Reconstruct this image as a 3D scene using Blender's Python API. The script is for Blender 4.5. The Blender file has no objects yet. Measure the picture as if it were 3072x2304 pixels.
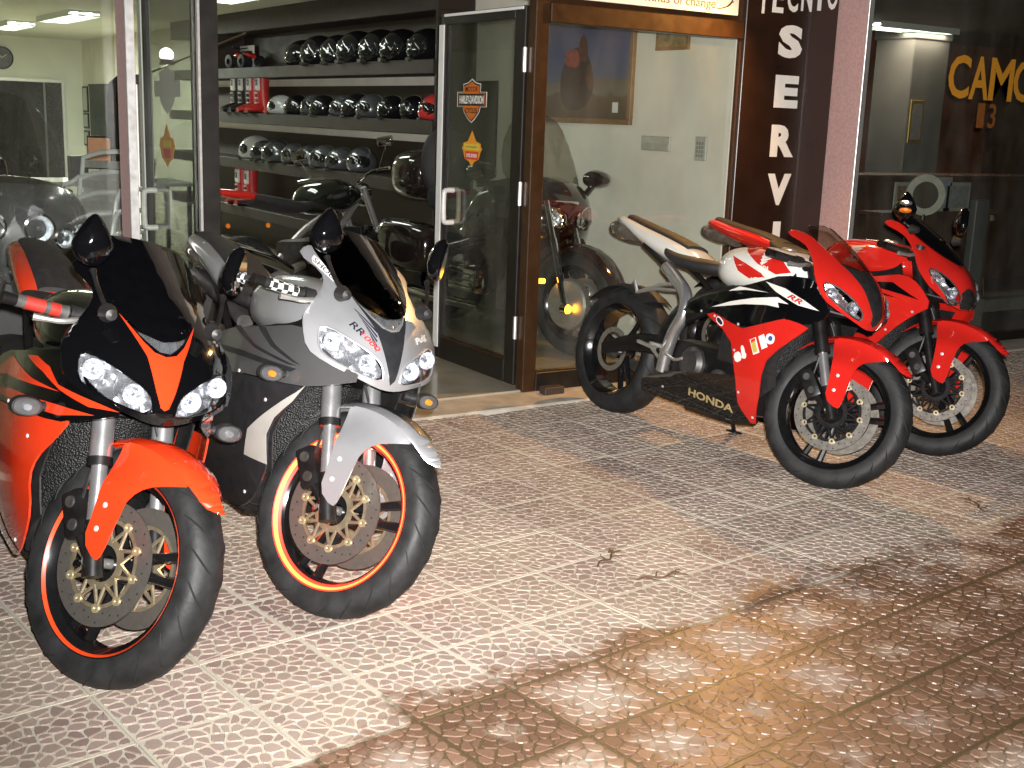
import bpy, bmesh, math, random
from math import sin, cos, pi, radians, atan2, sqrt
from mathutils import Vector, Matrix

# ------------------------------------------------------------------ camera, world, lights
sc = bpy.context.scene
CAM = Vector((-3.451, -5.166, 1.421))
YAW, PITCH, ROLL = radians(33.13), radians(12.399), radians(2.088)
fwd = Vector((sin(YAW) * cos(PITCH), cos(YAW) * cos(PITCH), -sin(PITCH)))
rgt0 = Vector((cos(YAW), -sin(YAW), 0)); up0 = rgt0.cross(fwd)
rgt = rgt0 * cos(ROLL) + up0 * sin(ROLL); upv = up0 * cos(ROLL) - rgt0 * sin(ROLL)
cd = bpy.data.cameras.new('camera'); cam = bpy.data.objects.new('camera', cd)
sc.collection.objects.link(cam)
M = Matrix.Identity(4)
for i in range(3):
    M[i][0], M[i][1], M[i][2], M[i][3] = rgt[i], upv[i], -fwd[i], CAM[i]
cam.matrix_world = M
cd.sensor_width = 36.0; cd.lens = 36.0 * 3601.15 / 3072.0
cd.clip_start = 0.05; cd.clip_end = 400
sc.camera = cam

wd = bpy.data.worlds.new('World'); sc.world = wd; wd.use_nodes = True
wn = wd.node_tree; bgn = wn.nodes['Background']
sky = wn.nodes.new('ShaderNodeTexSky'); sky.sky_type = 'NISHITA'; sky.sun_disc = False
sky.sun_elevation = radians(-3); sky.sun_rotation = radians(200)
wn.links.new(sky.outputs[0], bgn.inputs[0]); bgn.inputs[1].default_value = 0.14

sc.view_settings.view_transform = 'Standard'; sc.view_settings.look = 'None'
sc.view_settings.exposure = 0.18; sc.view_settings.gamma = 1.0
sc.view_settings.use_curve_mapping = False
sc.cycles.transparent_max_bounces = 24
sc.cycles.max_bounces = 10
sc.cycles.sample_clamp_indirect = 4.0

COL = sc.collection
def light(name, kind, loc, energy, color, parent=None, **kw):
    l = bpy.data.lights.new(name, kind); l.energy = energy; l.color = color
    for k, v in kw.items(): setattr(l, k, v)
    o = bpy.data.objects.new(name, l); COL.objects.link(o); o.location = loc
    if parent: o.parent = parent
    return o
# the flash that took the picture, a hand's breadth above the lens
fl = light('camera_flash', 'SPOT', CAM + rgt * 0.035 + upv * 0.055, 1720, (1.0, 0.985, 0.96), spot_size=radians(80), spot_blend=1.0, shadow_soft_size=0.018)
fl.rotation_euler = (-(fwd + upv * .06 + rgt * .03)).to_track_quat('Z', 'Y').to_euler()

# ------------------------------------------------------------------ materials
MATS = {}
def nodes_of(m):
    m.use_nodes = True; nt = m.node_tree
    return nt, nt.nodes['Principled BSDF']
def mat(name, col, rough=0.5, metal=0.0, coat=0.0, var=0.12, scale=25.0, bump=0.0, bscale=None, trans=0.0, emit=None, estr=0.0, rvar=0.12, spec=0.5, flake=0.0):
    """procedural surface: colour and roughness broken up by noise"""
    if name in MATS: return MATS[name]
    m = bpy.data.materials.new(name); nt, p = nodes_of(m); N = nt.nodes; L = nt.links
    tc = N.new('ShaderNodeTexCoord')
    nz = N.new('ShaderNodeTexNoise'); nz.inputs['Scale'].default_value = scale; nz.inputs['Detail'].default_value = 5
    L.new(tc.outputs['Object'], nz.inputs['Vector'])
    rp = N.new('ShaderNodeValToRGB')
    c = Vector(col[:3])
    rp.color_ramp.elements[0].position = .3; rp.color_ramp.elements[1].position = .7
    rp.color_ramp.elements[0].color = (*(c * (1 - var)), 1); rp.color_ramp.elements[1].color = (*[min(1, x * (1 + var)) for x in c], 1)
    L.new(nz.outputs['Fac'], rp.inputs['Fac']); L.new(rp.outputs['Color'], p.inputs['Base Color'])
    mr = N.new('ShaderNodeMapRange'); mr.inputs['To Min'].default_value = max(0.01, rough * (1 - rvar * 2)); mr.inputs['To Max'].default_value = min(1, rough * (1 + rvar * 2))
    L.new(nz.outputs['Fac'], mr.inputs['Value']); L.new(mr.outputs['Result'], p.inputs['Roughness'])
    p.inputs['Metallic'].default_value = metal; p.inputs['Coat Weight'].default_value = coat; p.inputs['Coat Roughness'].default_value = .04
    p.inputs['Specular IOR Level'].default_value = spec
    p.inputs['Transmission Weight'].default_value = trans
    if emit: p.inputs['Emission Color'].default_value = (*emit, 1); p.inputs['Emission Strength'].default_value = estr
    if bump:
        b = N.new('ShaderNodeBump'); b.inputs['Strength'].default_value = bump; b.inputs['Distance'].default_value = .004
        n2 = N.new('ShaderNodeTexNoise'); n2.inputs['Scale'].default_value = bscale or scale * 4; n2.inputs['Detail'].default_value = 6
        L.new(tc.outputs['Object'], n2.inputs['Vector']); L.new(n2.outputs['Fac'], b.inputs['Height']); L.new(b.outputs['Normal'], p.inputs['Normal'])
    MATS[name] = m; return m
def glass(name, tint=(1, 1, 1), refl=1.0, rough=0.0, ior=1.45, dirt=0.0):
    """thin pane: lets light straight through, reflects by Fresnel"""
    if name in MATS: return MATS[name]
    m = bpy.data.materials.new(name); m.use_nodes = True; nt = m.node_tree; N = nt.nodes; L = nt.links
    N.remove(N['Principled BSDF']); out = N['Material Output']
    tr = N.new('ShaderNodeBsdfTransparent'); tr.inputs[0].default_value = (*tint, 1)
    gl = N.new('ShaderNodeBsdfGlossy'); gl.inputs['Roughness'].default_value = rough
    lw = N.new('ShaderNodeLayerWeight'); lw.inputs['Blend'].default_value = .5
    pw = N.new('ShaderNodeMath'); pw.operation = 'POWER'; pw.inputs[1].default_value = 5.0
    mu = N.new('ShaderNodeMath'); mu.operation = 'MULTIPLY_ADD'; mu.inputs[1].default_value = .9 * refl; mu.inputs[2].default_value = .042 * refl
    mx = N.new('ShaderNodeMixShader')
    L.new(lw.outputs['Facing'], pw.inputs[0]); L.new(pw.outputs[0], mu.inputs[0]); L.new(mu.outputs[0], mx.inputs[0]); L.new(tr.outputs[0], mx.inputs[1]); L.new(gl.outputs[0], mx.inputs[2]); L.new(mx.outputs[0], out.inputs[0])
    if dirt:
        tc = N.new('ShaderNodeTexCoord'); nz = N.new('ShaderNodeTexNoise'); nz.inputs['Scale'].default_value = 3.5; nz.inputs['Detail'].default_value = 8
        mp = N.new('ShaderNodeMapping'); mp.inputs['Scale'].default_value = (1.6, 1.6, .5); L.new(tc.outputs['Object'], mp.inputs[0]); L.new(mp.outputs[0], nz.inputs['Vector'])
        mr = N.new('ShaderNodeMapRange'); mr.inputs['From Min'].default_value = .35; mr.inputs['From Max'].default_value = .75; mr.inputs['To Max'].default_value = dirt; L.new(nz.outputs['Fac'], mr.inputs['Value'])
        df = N.new('ShaderNodeBsdfDiffuse'); df.inputs[0].default_value = (.62, .60, .55, 1); m2 = N.new('ShaderNodeMixShader')
        L.new(mr.outputs[0], m2.inputs[0]); L.new(mx.outputs[0], m2.inputs[1]); L.new(df.outputs[0], m2.inputs[2]); L.new(m2.outputs[0], out.inputs[0])
    MATS[name] = m; return m
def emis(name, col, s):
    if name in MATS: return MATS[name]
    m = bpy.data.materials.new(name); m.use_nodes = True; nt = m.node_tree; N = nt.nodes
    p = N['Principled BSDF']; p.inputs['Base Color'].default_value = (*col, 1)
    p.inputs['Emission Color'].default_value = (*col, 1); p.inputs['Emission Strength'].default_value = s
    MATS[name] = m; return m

# ------------------------------------------------------------------ mesh helpers
def finish(bm, sharp=38):
    bmesh.ops.recalc_face_normals(bm, faces=bm.faces)
def obj(name, bm, m, parent=None, sharp=35, smooth=True, mw=None):
    if isinstance(bm, bmesh.types.BMesh):
        if mw is not None: bmesh.ops.transform(bm, matrix=mw, verts=bm.verts)
        me = bpy.data.meshes.new(name); bm.to_mesh(me); bm.free()
        for p in me.polygons: p.use_smooth = smooth
        if smooth: me.set_sharp_from_angle(angle=radians(sharp))
        ms = m if isinstance(m, (list, tuple)) else [m]
        for q in ms: me.materials.append(q)
    else: me = bm
    o = bpy.data.objects.new(name, me); COL.objects.link(o)
    if parent: o.parent = parent
    return o
def tag(o, label=None, cat=None, group=None, kind=None):
    if label: o['label'] = label
    if cat: o['category'] = cat
    if group: o['group'] = group
    if kind: o['kind'] = kind
    return o
def thing(name, label, cat, loc=(0, 0, 0), rz=0, group=None):
    o = bpy.data.objects.new(name, None); o.empty_display_size = .05; COL.objects.link(o)
    o.location = loc; o.rotation_euler = (0, 0, rz)
    return tag(o, label, cat, group)
def struct(name, bm, m, **k): return tag(obj(name, bm, m, **k), kind='structure')

def newbm(): return bmesh.new()
def box(bm, x0, x1, y0, y1, z0, z1, bev=0.0, seg=1, mw=None):
    vs = [bm.verts.new((x, y, z)) for x in (x0, x1) for y in (y0, y1) for z in (z0, z1)]
    F = [(0, 1, 3, 2), (4, 6, 7, 5), (0, 4, 5, 1), (2, 3, 7, 6), (0, 2, 6, 4), (1, 5, 7, 3)]
    fs = [bm.faces.new([vs[i] for i in f]) for f in F]
    if mw is not None: bmesh.ops.transform(bm, matrix=mw, verts=vs)
    if bev:
        es = list({e for f in fs for e in f.edges})
        bmesh.ops.bevel(bm, geom=es, offset=bev, segments=seg, affect='EDGES', profile=.6, clamp_overlap=True)
    return bm
def bxm(*a, **k):
    bm = newbm(); box(bm, *a, **k); finish(bm); return bm
def tube(bm, pts, r, n=10, caps=True, closed=False):
    pts = [Vector(p) for p in pts]; k = len(pts)
    rr = r if isinstance(r, (list, tuple)) else [r] * k
    rings = []; ref = None
    for i, p in enumerate(pts):
        if closed: t = pts[(i + 1) % k] - pts[i - 1]
        else: t = pts[min(i + 1, k - 1)] - pts[max(i - 1, 0)]
        t.normalize()
        if ref is None:
            ref = Vector((0, 0, 1)) if abs(t.z) < .9 else Vector((1, 0, 0))
            ref = (ref - t * ref.dot(t)).normalized()
        else:
            ref = (ref - t * ref.dot(t)).normalized()
        b = t.cross(ref)
        rings.append([bm.verts.new(p + (ref * cos(2 * pi * j / n) + b * sin(2 * pi * j / n)) * rr[i]) for j in range(n)])
    for i in range(k if closed else k - 1):
        A, B = rings[i], rings[(i + 1) % k]
        for j in range(n): bm.faces.new((A[j], A[(j + 1) % n], B[(j + 1) % n], B[j]))
    if caps and not closed:
        bm.faces.new(rings[0][::-1]); bm.faces.new(rings[-1])
    return bm
def tubem(*a, **k):
    bm = newbm(); tube(bm, *a, **k); finish(bm); return bm
def crom(pts, m=4, closed=False):
    """Catmull-Rom through points"""
    P = [Vector(p) for p in pts]; n = len(P); out = []
    for i in range(n if closed else n - 1):
        a = P[(i - 1) % n] if (closed or i > 0) else P[0]; b = P[i]; c = P[(i + 1) % n]; d = P[(i + 2) % n] if (closed or i + 2 < n) else P[-1]
        for j in range(m):
            t = j / m
            out.append(.5 * ((2 * b) + (c - a) * t + (2 * a - 5 * b + 4 * c - d) * t * t + (3 * b - a - 3 * c + d) * t ** 3))
    if not closed: out.append(P[-1])
    return out
def lathe(bm, prof, n=48, axis='y', c=(0, 0, 0), closed=True, a0=0, a1=2 * pi):
    """prof: list of (r, h); revolve about axis through c"""
    c = Vector(c); full = abs(a1 - a0 - 2 * pi) < 1e-6
    cnt = n if full else n + 1; rings = []
    for i in range(cnt):
        a = a0 + (a1 - a0) * i / n; ring = []
        for r, h in prof:
            if axis == 'y': v = Vector((r * cos(a), h, r * sin(a)))
            elif axis == 'z': v = Vector((r * cos(a), r * sin(a), h))
            else: v = Vector((h, r * cos(a), r * sin(a)))
            ring.append(bm.verts.new(c + v))
        rings.append(ring)
    m = len(prof)
    for i in range(n):
        A, B = rings[i], rings[(i + 1) % cnt]
        for j in range(m if closed else m - 1):
            k = (j + 1) % m
            try: bm.faces.new((A[j], A[k], B[k], B[j]))
            except ValueError: pass
    return bm
def lathem(*a, **k):
    bm = newbm(); lathe(bm, *a, **k)
    bmesh.ops.remove_doubles(bm, verts=bm.verts, dist=1e-6); finish(bm); return bm
def loft(bm, secs, n=28, caps=True):
    """secs: (x, yc, zc, hw, up, dn, e) superellipse rings across x"""
    rings = []
    for s in secs:
        x, yc, zc, hw, up, dn = s[:6]; e = s[6] if len(s) > 6 else 2.2
        ring = []
        for j in range(n):
            a = 2 * pi * j / n; ca, sa = cos(a), sin(a)
            y = hw * (abs(ca) ** (2 / e)) * (1 if ca >= 0 else -1)
            z = (abs(sa) ** (2 / e)) * (up if sa >= 0 else -dn)
            ring.append(bm.verts.new((x, yc + y, zc + z)))
        rings.append(ring)
    for A, B in zip(rings, rings[1:]):
        for j in range(n): bm.faces.new((A[j], A[(j + 1) % n], B[(j + 1) % n], B[j]))
    if caps: bm.faces.new(rings[0][::-1]); bm.faces.new(rings[-1])
    return bm
def loftm(secs, m=4, **k):
    """smooth loft: sections interpolated by Catmull-Rom"""
    S = [tuple(s) + ((2.2,) if len(s) < 7 else ()) for s in secs]; out = []
    n = len(S)
    for i in range(n - 1):
        a, b, c, d = S[max(0, i - 1)], S[i], S[i + 1], S[min(n - 1, i + 2)]
        for j in range(m):
            t = j / m
            out.append(tuple(.5 * ((2 * q) + (r - p) * t + (2 * p - 5 * q + 4 * r - s) * t * t + (3 * q - p - 3 * r + s) * t ** 3) for p, q, r, s in zip(a, b, c, d)))
    out.append(S[-1])
    out = [o[:3] + tuple(max(.002, v) for v in o[3:6]) + (max(1.2, o[6]),) for o in out]
    bm = newbm(); loft(bm, out, **k); finish(bm); return bm
def chaikin(p, it=1, closed=True):
    for _ in range(it):
        q = []; n = len(p)
        for i in range(n):
            a, b = p[i], p[(i + 1) % n]
            q += [(a[0] * .75 + b[0] * .25, a[1] * .75 + b[1] * .25), (a[0] * .25 + b[0] * .75, a[1] * .25 + b[1] * .75)]
        p = q
    return p
def sheet(poly, f, grid=.03, thick=.004, tdir=(0, 1, 0), holes=(), smooth=0):
    """flat outline (a,b) cut on a grid, lifted onto the surface f(a,b) -> xyz and given thickness along tdir"""
    bm = newbm(); edges = []
    loops = [chaikin(list(poly), smooth)] + [chaikin(list(h), smooth) for h in holes]
    for lp in loops:
        vs = [bm.verts.new((a, b, 0)) for a, b in lp]
        for i in range(len(vs)): edges.append(bm.edges.new((vs[i], vs[(i + 1) % len(vs)])))
    bmesh.ops.triangle_fill(bm, use_beauty=True, edges=edges, normal=(0, 0, 1))
    for ax in (0, 1):
        lo = min(v.co[ax] for v in bm.verts); hi = max(v.co[ax] for v in bm.verts)
        k = math.ceil(lo / grid)
        while k * grid < hi:
            no = [0, 0, 0]; no[ax] = 1; co = [0, 0, 0]; co[ax] = k * grid + 1.3e-5
            bmesh.ops.bisect_plane(bm, geom=bm.verts[:] + bm.edges[:] + bm.faces[:], dist=1e-6, plane_co=co, plane_no=no); k += 1
    for v in bm.verts: v.co = Vector(f(v.co.x, v.co.y))
    if thick:
        td = Vector(tdir)
        bnd = [e for e in bm.edges if len(e.link_faces) == 1]
        r = bmesh.ops.duplicate(bm, geom=bm.verts[:] + bm.edges[:] + bm.faces[:])
        vm = r['vert_map']
        nv = [g for g in r['geom'] if isinstance(g, bmesh.types.BMVert)]
        for v in nv: v.co += td * thick
        for e in bnd:
            a, b = e.verts
            try: bm.faces.new((a, b, vm[b], vm[a]))
            except (ValueError, KeyError): pass
    finish(bm); return bm
def interp(x, xs, ys):
    if x <= xs[0]: return ys[0]
    for i in range(1, len(xs)):
        if x <= xs[i]:
            t = (x - xs[i - 1]) / (xs[i] - xs[i - 1]); return ys[i - 1] + (ys[i] - ys[i - 1]) * t
    return ys[-1]
def sinterp(x, xs, ys):
    """smooth (monotone-ish cubic) interpolation"""
    n = len(xs)
    if x <= xs[0]: return ys[0]
    if x >= xs[-1]: return ys[-1]
    for i in range(n - 1):
        if x <= xs[i + 1]: break
    h = xs[i + 1] - xs[i]; t = (x - xs[i]) / h
    def sl(k):
        if k == 0: return (ys[1] - ys[0]) / (xs[1] - xs[0])
        if k == n - 1: return (ys[-1] - ys[-2]) / (xs[-1] - xs[-2])
        return (ys[k + 1] - ys[k - 1]) / (xs[k + 1] - xs[k - 1])
    a, b = sl(i) * h, sl(i + 1) * h
    return (2 * t ** 3 - 3 * t * t + 1) * ys[i] + (t ** 3 - 2 * t * t + t) * a + (-2 * t ** 3 + 3 * t * t) * ys[i + 1] + (t ** 3 - t * t) * b
_txt = {}
def textbm(s, size=1.0, bold=0.0, extrude=0.0, sx=1.0, shear=0.0, align='CENTER'):
    """text outline as a bmesh in its XY plane, centred"""
    cu = bpy.data.curves.new('txt', 'FONT'); cu.body = s; cu.size = size; cu.align_x = align; cu.align_y = 'CENTER'
    cu.offset = bold; cu.extrude = extrude; cu.shear = shear; cu.resolution_u = 3
    o = bpy.data.objects.new('txt', cu); COL.objects.link(o)
    dg = bpy.context.evaluated_depsgraph_get(); me = bpy.data.meshes.new_from_object(o.evaluated_get(dg))
    bm = newbm(); bm.from_mesh(me)
    bpy.data.objects.remove(o); bpy.data.curves.remove(cu); bpy.data.meshes.remove(me)
    for v in bm.verts: v.co.x *= sx
    return bm
def textfit(s, w, h, thick=.002, bold=0.0, shear=0.0):
    """text scaled to fill w x h in XY, extruded by thick towards +z"""
    bm = textbm(s, 1.0, bold, .01, 1.0, shear)
    xs = [v.co.x for v in bm.verts]; ys = [v.co.y for v in bm.verts]
    cx, cy = (min(xs) + max(xs)) / 2, (min(ys) + max(ys)) / 2; kx = w / (max(xs) - min(xs)); ky = h / (max(ys) - min(ys))
    for v in bm.verts: v.co = Vector(((v.co.x - cx) * kx, (v.co.y - cy) * ky, (thick if v.co.z > 0 else 0)))
    return bm
FRONT = Matrix(((1, 0, 0, 0), (0, 0, -1, 0), (0, 1, 0, 0), (0, 0, 0, 1)))      # XY plane -> faces the street (-Y)
LEFTF = Matrix(((0, 0, -1, 0), (-1, 0, 0, 0), (0, 1, 0, 0), (0, 0, 0, 1)))     # XY plane -> faces -X
def at(m, x, y, z): return Matrix.Translation((x, y, z)) @ m
ORD = ['first', 'second', 'third', 'fourth', 'fifth', 'sixth', 'seventh', 'eighth', 'ninth', 'tenth', 'eleventh', 'twelfth']
rnd = random.Random(7)
# ------------------------------------------------------------------ pavement
TS = 0.29; TH = radians(6.7)
def t2b(a, b):
    dx, dy = (a - 5.57) * TS, (b - 1.86) * TS
    return Vector((dx * cos(TH) - dy * sin(TH), dx * sin(TH) + dy * cos(TH), 0))
def proj(P):
    d = Vector(P) - CAM; z = d.dot(fwd)
    return 1536 + 3601 * d.dot(rgt) / z, 1152 - 3601 * d.dot(upv) / z, z

def floor_mat(name, dryA, dryB, wetA, wetB, rdry, rwet, attr):
    """stone or joint colour; darkened and made shiny where the hose water lies"""
    m = bpy.data.materials.new(name); nt, p = nodes_of(m); N = nt.nodes; L = nt.links
    def math(op, a, b=None, clamp=False):
        n = N.new('ShaderNodeMath'); n.operation = op; n.use_clamp = clamp
        for i, v in enumerate((a, b)):
            if v is None: continue
            if isinstance(v, (int, float)): n.inputs[i].default_value = v
            else: L.new(v, n.inputs[i])
        return n.outputs[0]
    def noise(vec, s, d=4):
        n = N.new('ShaderNodeTexNoise'); n.inputs['Scale'].default_value = s; n.inputs['Detail'].default_value = d
        L.new(vec, n.inputs['Vector']); return n.outputs['Fac']
    def mixc(f, a, b):
        n = N.new('ShaderNodeMix'); n.data_type = 'RGBA'
        if isinstance(f, (int, float)): n.inputs[0].default_value = f
        else: L.new(f, n.inputs[0])
        for i, v in ((6, a), (7, b)):
            if isinstance(v, tuple): n.inputs[i].default_value = (*v, 1)
            else: L.new(v, n.inputs[i])
        return n.outputs[2]
    geo = N.new('ShaderNodeNewGeometry'); pos = geo.outputs['Position']
    sp = N.new('ShaderNodeSeparateXYZ'); L.new(pos, sp.inputs[0])
    oi = N.new('ShaderNodeObjectInfo')
    at_ = N.new('ShaderNodeAttribute'); at_.attribute_name = 'pv'
    tcn = N.new('ShaderNodeTexCoord')
    so = N.new('ShaderNodeSeparateXYZ'); L.new(tcn.outputs['Object'], so.inputs[0])
    # water edge: a ragged line about 2.6 m out from the shop front
    n1 = noise(pos, 3.0, 5); n2 = noise(pos, 26.0, 3)
    edge = math('ADD', math('MULTIPLY', math('SUBTRACT', n1, .5), .55), math('MULTIPLY', math('SUBTRACT', n2, .5), .20))
    yy = math('ADD', math('ADD', sp.outputs[1], 2.60), math('MULTIPLY', math('ADD', sp.outputs[0], .6), -.05))
    yy = math('ADD', yy, math('MULTIPLY', math('MAXIMUM', math('SUBTRACT', -2.15, sp.outputs[0]), 0.0), .50))
    w = math('MULTIPLY', math('ADD', yy, edge), -12.0, False)
    wet = math('MINIMUM', math('MAXIMUM', w, 0.0), 1.0)
    # the high middles of the slabs dry first
    ax = math('ABSOLUTE', so.outputs[0]); ay = math('ABSOLUTE', so.outputs[1])
    dd = math('DIVIDE', math('MAXIMUM', ax, ay), TS / 2)
    rndt = math('MULTIPLY', math('SUBTRACT', oi.outputs['Random'], .25), 1.3)
    dry = math('ADD', math('SUBTRACT', rndt, math('MULTIPLY', math('SUBTRACT', dd, .45), 1.9)), math('MULTIPLY', math('SUBTRACT', n2, .5), 2.2))
    dry = math('MULTIPLY', math('MINIMUM', math('MAXIMUM', dry, 0.0), 1.0), .85 if attr else .45)
    wet2 = math('MULTIPLY', wet, math('SUBTRACT', 1.0, dry))
    nz = noise(pos, 140.0, 5); nb = noise(pos, 1.7, 3)
    pvf = at_.outputs['Fac'] if attr else nz
    f = math('ADD', math('MULTIPLY', pvf, .55), math('MULTIPLY', nz, .45))
    f = math('ADD', f, math('MULTIPLY', math('SUBTRACT', oi.outputs['Random'], .5), .62), True)
    cd_ = mixc(f, dryA, dryB); cw_ = mixc(f, wetA, wetB)
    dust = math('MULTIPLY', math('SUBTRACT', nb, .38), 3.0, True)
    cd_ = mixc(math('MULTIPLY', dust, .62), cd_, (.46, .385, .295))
    st = math('MULTIPLY', math('SUBTRACT', noise(pos, 4.3, 6), .56), 5.0, True)
    cd_ = mixc(math('MULTIPLY', st, .22), cd_, (.17, .13, .10))
    L.new(mixc(wet2, cd_, cw_), p.inputs['Base Color'])
    rg = N.new('ShaderNodeMapRange'); rg.inputs['To Min'].default_value = rdry; rg.inputs['To Max'].default_value = rwet
    L.new(wet2, rg.inputs['Value']); L.new(rg.outputs[0], p.inputs['Roughness'])
    b = N.new('ShaderNodeBump'); b.inputs['Strength'].default_value = .35; b.inputs['Distance'].default_value = .002
    L.new(noise(pos, 190.0, 6), b.inputs['Height']); L.new(b.outputs['Normal'], p.inputs['Normal'])
    return m
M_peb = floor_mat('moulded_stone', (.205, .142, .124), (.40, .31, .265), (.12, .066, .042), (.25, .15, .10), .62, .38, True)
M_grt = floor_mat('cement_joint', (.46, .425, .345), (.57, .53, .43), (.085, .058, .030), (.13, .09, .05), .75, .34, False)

def voronoi_tile(seed, n=8):
    """one moulded slab: irregular stones in a net of raised-edge joints"""
    r = random.Random(seed); S = TS - .003; P = []
    for i in range(n):
        for j in range(n):
            P.append(((i + .5 + (.5 if j % 2 else 0) * .9 - .22 + r.uniform(-.55, .55)) / n, (j + .5 + r.uniform(-.55, .55)) / n))
    bm = newbm(); lay = bm.faces.layers.float.new('pv'); h = S / 2
    # base slab with chamfered rim
    box(bm, -h, h, -h, h, -.03, -.0022)
    for f in bm.faces: f.material_index = 1
    rim = .0042
    for i, p in enumerate(P):
        poly = [(0, 0), (1, 0), (1, 1), (0, 1)]
        for k, q in enumerate(P):
            if k == i: continue
            mx, my = (p[0] + q[0]) / 2, (p[1] + q[1]) / 2; dx, dy = q[0] - p[0], q[1] - p[1]
            if dx * dx + dy * dy > .22: continue
            out = []
            for a in range(len(poly)):
                A, B = poly[a], poly[(a + 1) % len(poly)]
                da = (A[0] - mx) * dx + (A[1] - my) * dy; db = (B[0] - mx) * dx + (B[1] - my) * dy
                if da <= 0: out.append(A)
                if da * db < 0:
                    t = da / (da - db); out.append((A[0] + (B[0] - A[0]) * t, A[1] + (B[1] - A[1]) * t))
            poly = out
            if len(poly) < 3: break
        if len(poly) < 3: continue
        w = S - 2 * rim
        pts = [Vector(((x - .5) * w, (y - .5) * w, 0)) for x, y in poly]
        c = sum(pts, Vector()) / len(pts)
        g = .0027
        # shrink by the joint width, round the corners
        def ins(pts, g):
            out = []; m = len(pts)
            for a in range(m):
                A, B, C = pts[a - 1], pts[a], pts[(a + 1) % m]
                d1 = (B - A); d2 = (C - B)
                if d1.length < 1e-5 or d2.length < 1e-5: continue
                n1 = Vector((-d1.y, d1.x, 0)).normalized(); n2 = Vector((-d2.y, d2.x, 0)).normalized()
                bis = n1 + n2
                if bis.length < .2: continue
                bis = bis / max(.35, bis.dot(n1)); out.append(B + bis * g)
            return out
        pts = ins(pts, g)
        if len(pts) < 3: continue
        rp = chaikin([(v.x, v.y) for v in pts], 1)
        if len(rp) < 5: continue
        z = r.uniform(.0004, .0018); val = r.random()
        bot = [bm.verts.new((x, y, -.0026)) for x, y in rp]
        top = [bm.verts.new((c.x + (x - c.x) * .93, c.y + (y - c.y) * .93, z)) for x, y in rp]
        m = len(rp); fs = [bm.faces.new((bot[a], bot[(a + 1) % m], top[(a + 1) % m], top[a])) for a in range(m)]
        fs.append(bm.faces.new(top))
        for f in fs: f[lay] = val; f.material_index = 0
    finish(bm)
    me = bpy.data.meshes.new('paving_slab'); bm.to_mesh(me); bm.free()
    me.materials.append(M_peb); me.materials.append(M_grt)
    for p in me.polygons: p.use_smooth = False
    return me
TILES = [voronoi_tile(s) for s in (3, 11, 29, 41, 57, 68, 73, 90)]
bm = newbm(); box(bm, -40, 40, -40, -.05, -.2, -.032); finish(bm)
pavement = struct('pavement', bm, mat('mortar_bed', (.42, .37, .31), .85, var=.2, scale=6))
cells = []
for i in range(-16, 34):
    for j in range(-22, 4):
        c = t2b(i + .5, j + .5)
        if c.y > -.16 or c.y < -6.5: continue
        u, v, z = proj(c)
        inview = z > .4 and -260 < u < 3330 and -100 < v < 2620
        cells.append((z if inview else 1e3 + (c - CAM).length, i, j, c, inview))
cells.sort(key=lambda q: q[0])
vis = [q for q in cells if q[4]]
for k, (z, i, j, c, iv) in enumerate(vis[:298]):
    o = bpy.data.objects.new('paving_slab', rnd.choice(TILES)); COL.objects.link(o); o.parent = pavement
    o.location = c + Vector((0, 0, rnd.uniform(-.0012, .0008))); o.rotation_euler = (rnd.gauss(0, .002), rnd.gauss(0, .002), TH + rnd.choice((0, 1, 2, 3)) * pi / 2)
rest = vis[298:] + [q for q in cells if not q[4] and -8 < q[3].x < 9 and q[3].y > -6.4][:300]
if rest:
    data = []
    for me in TILES:
        data.append(([v.co.copy() for v in me.vertices], [tuple(p.vertices) for p in me.polygons], [p.material_index for p in me.polygons], [d.value for d in me.attributes['pv'].data]))
    V, Fc, Mi, Pv = [], [], [], []
    for z, i, j, c, iv in rest:
        vs, fs, mi, pv = rnd.choice(data); mw = Matrix.Translation(c) @ Matrix.Rotation(TH + rnd.choice((0, 1, 2, 3)) * pi / 2, 4, 'Z'); n0 = len(V)
        V += [mw @ v for v in vs]; Fc += [tuple(n0 + k for k in f) for f in fs]; Mi += mi; Pv += pv
    me = bpy.data.meshes.new('outer_paving'); me.from_pydata(V, [], Fc)
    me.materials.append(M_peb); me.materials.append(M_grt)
    me.polygons.foreach_set('material_index', Mi)
    at_ = me.attributes.new('pv', 'FLOAT', 'FACE'); at_.data.foreach_set('value', Pv)
    o = obj('outer_paving', me, None, pavement); o['kind'] = 'stuff'

# smooth cement strip in front of the shops
M_strip = mat('cement_strip', (.47, .42, .35), .6, var=.22, scale=9, bump=.25, bscale=70)
bm = newbm()
box(bm, -7, 9, -.262, .02, -.05, .012, bev=.006)
finish(bm); struct('threshold_strip', bm, M_strip)
M_fin = mat('interior_floor_tile', (.40, .35, .27), .18, var=.18, scale=4, coat=.3)
bm = newbm(); box(bm, -6, 2.2, .021, 16, -.05, .022); finish(bm); struct('shop_floor', bm, M_fin)
bm = newbm(); box(bm, 2.26, 10, .021, 8, -.05, .03); finish(bm); struct('neighbour_floor', bm, mat('neighbour_floor_tile', (.17, .16, .145), .3, var=.2, scale=3))

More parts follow.
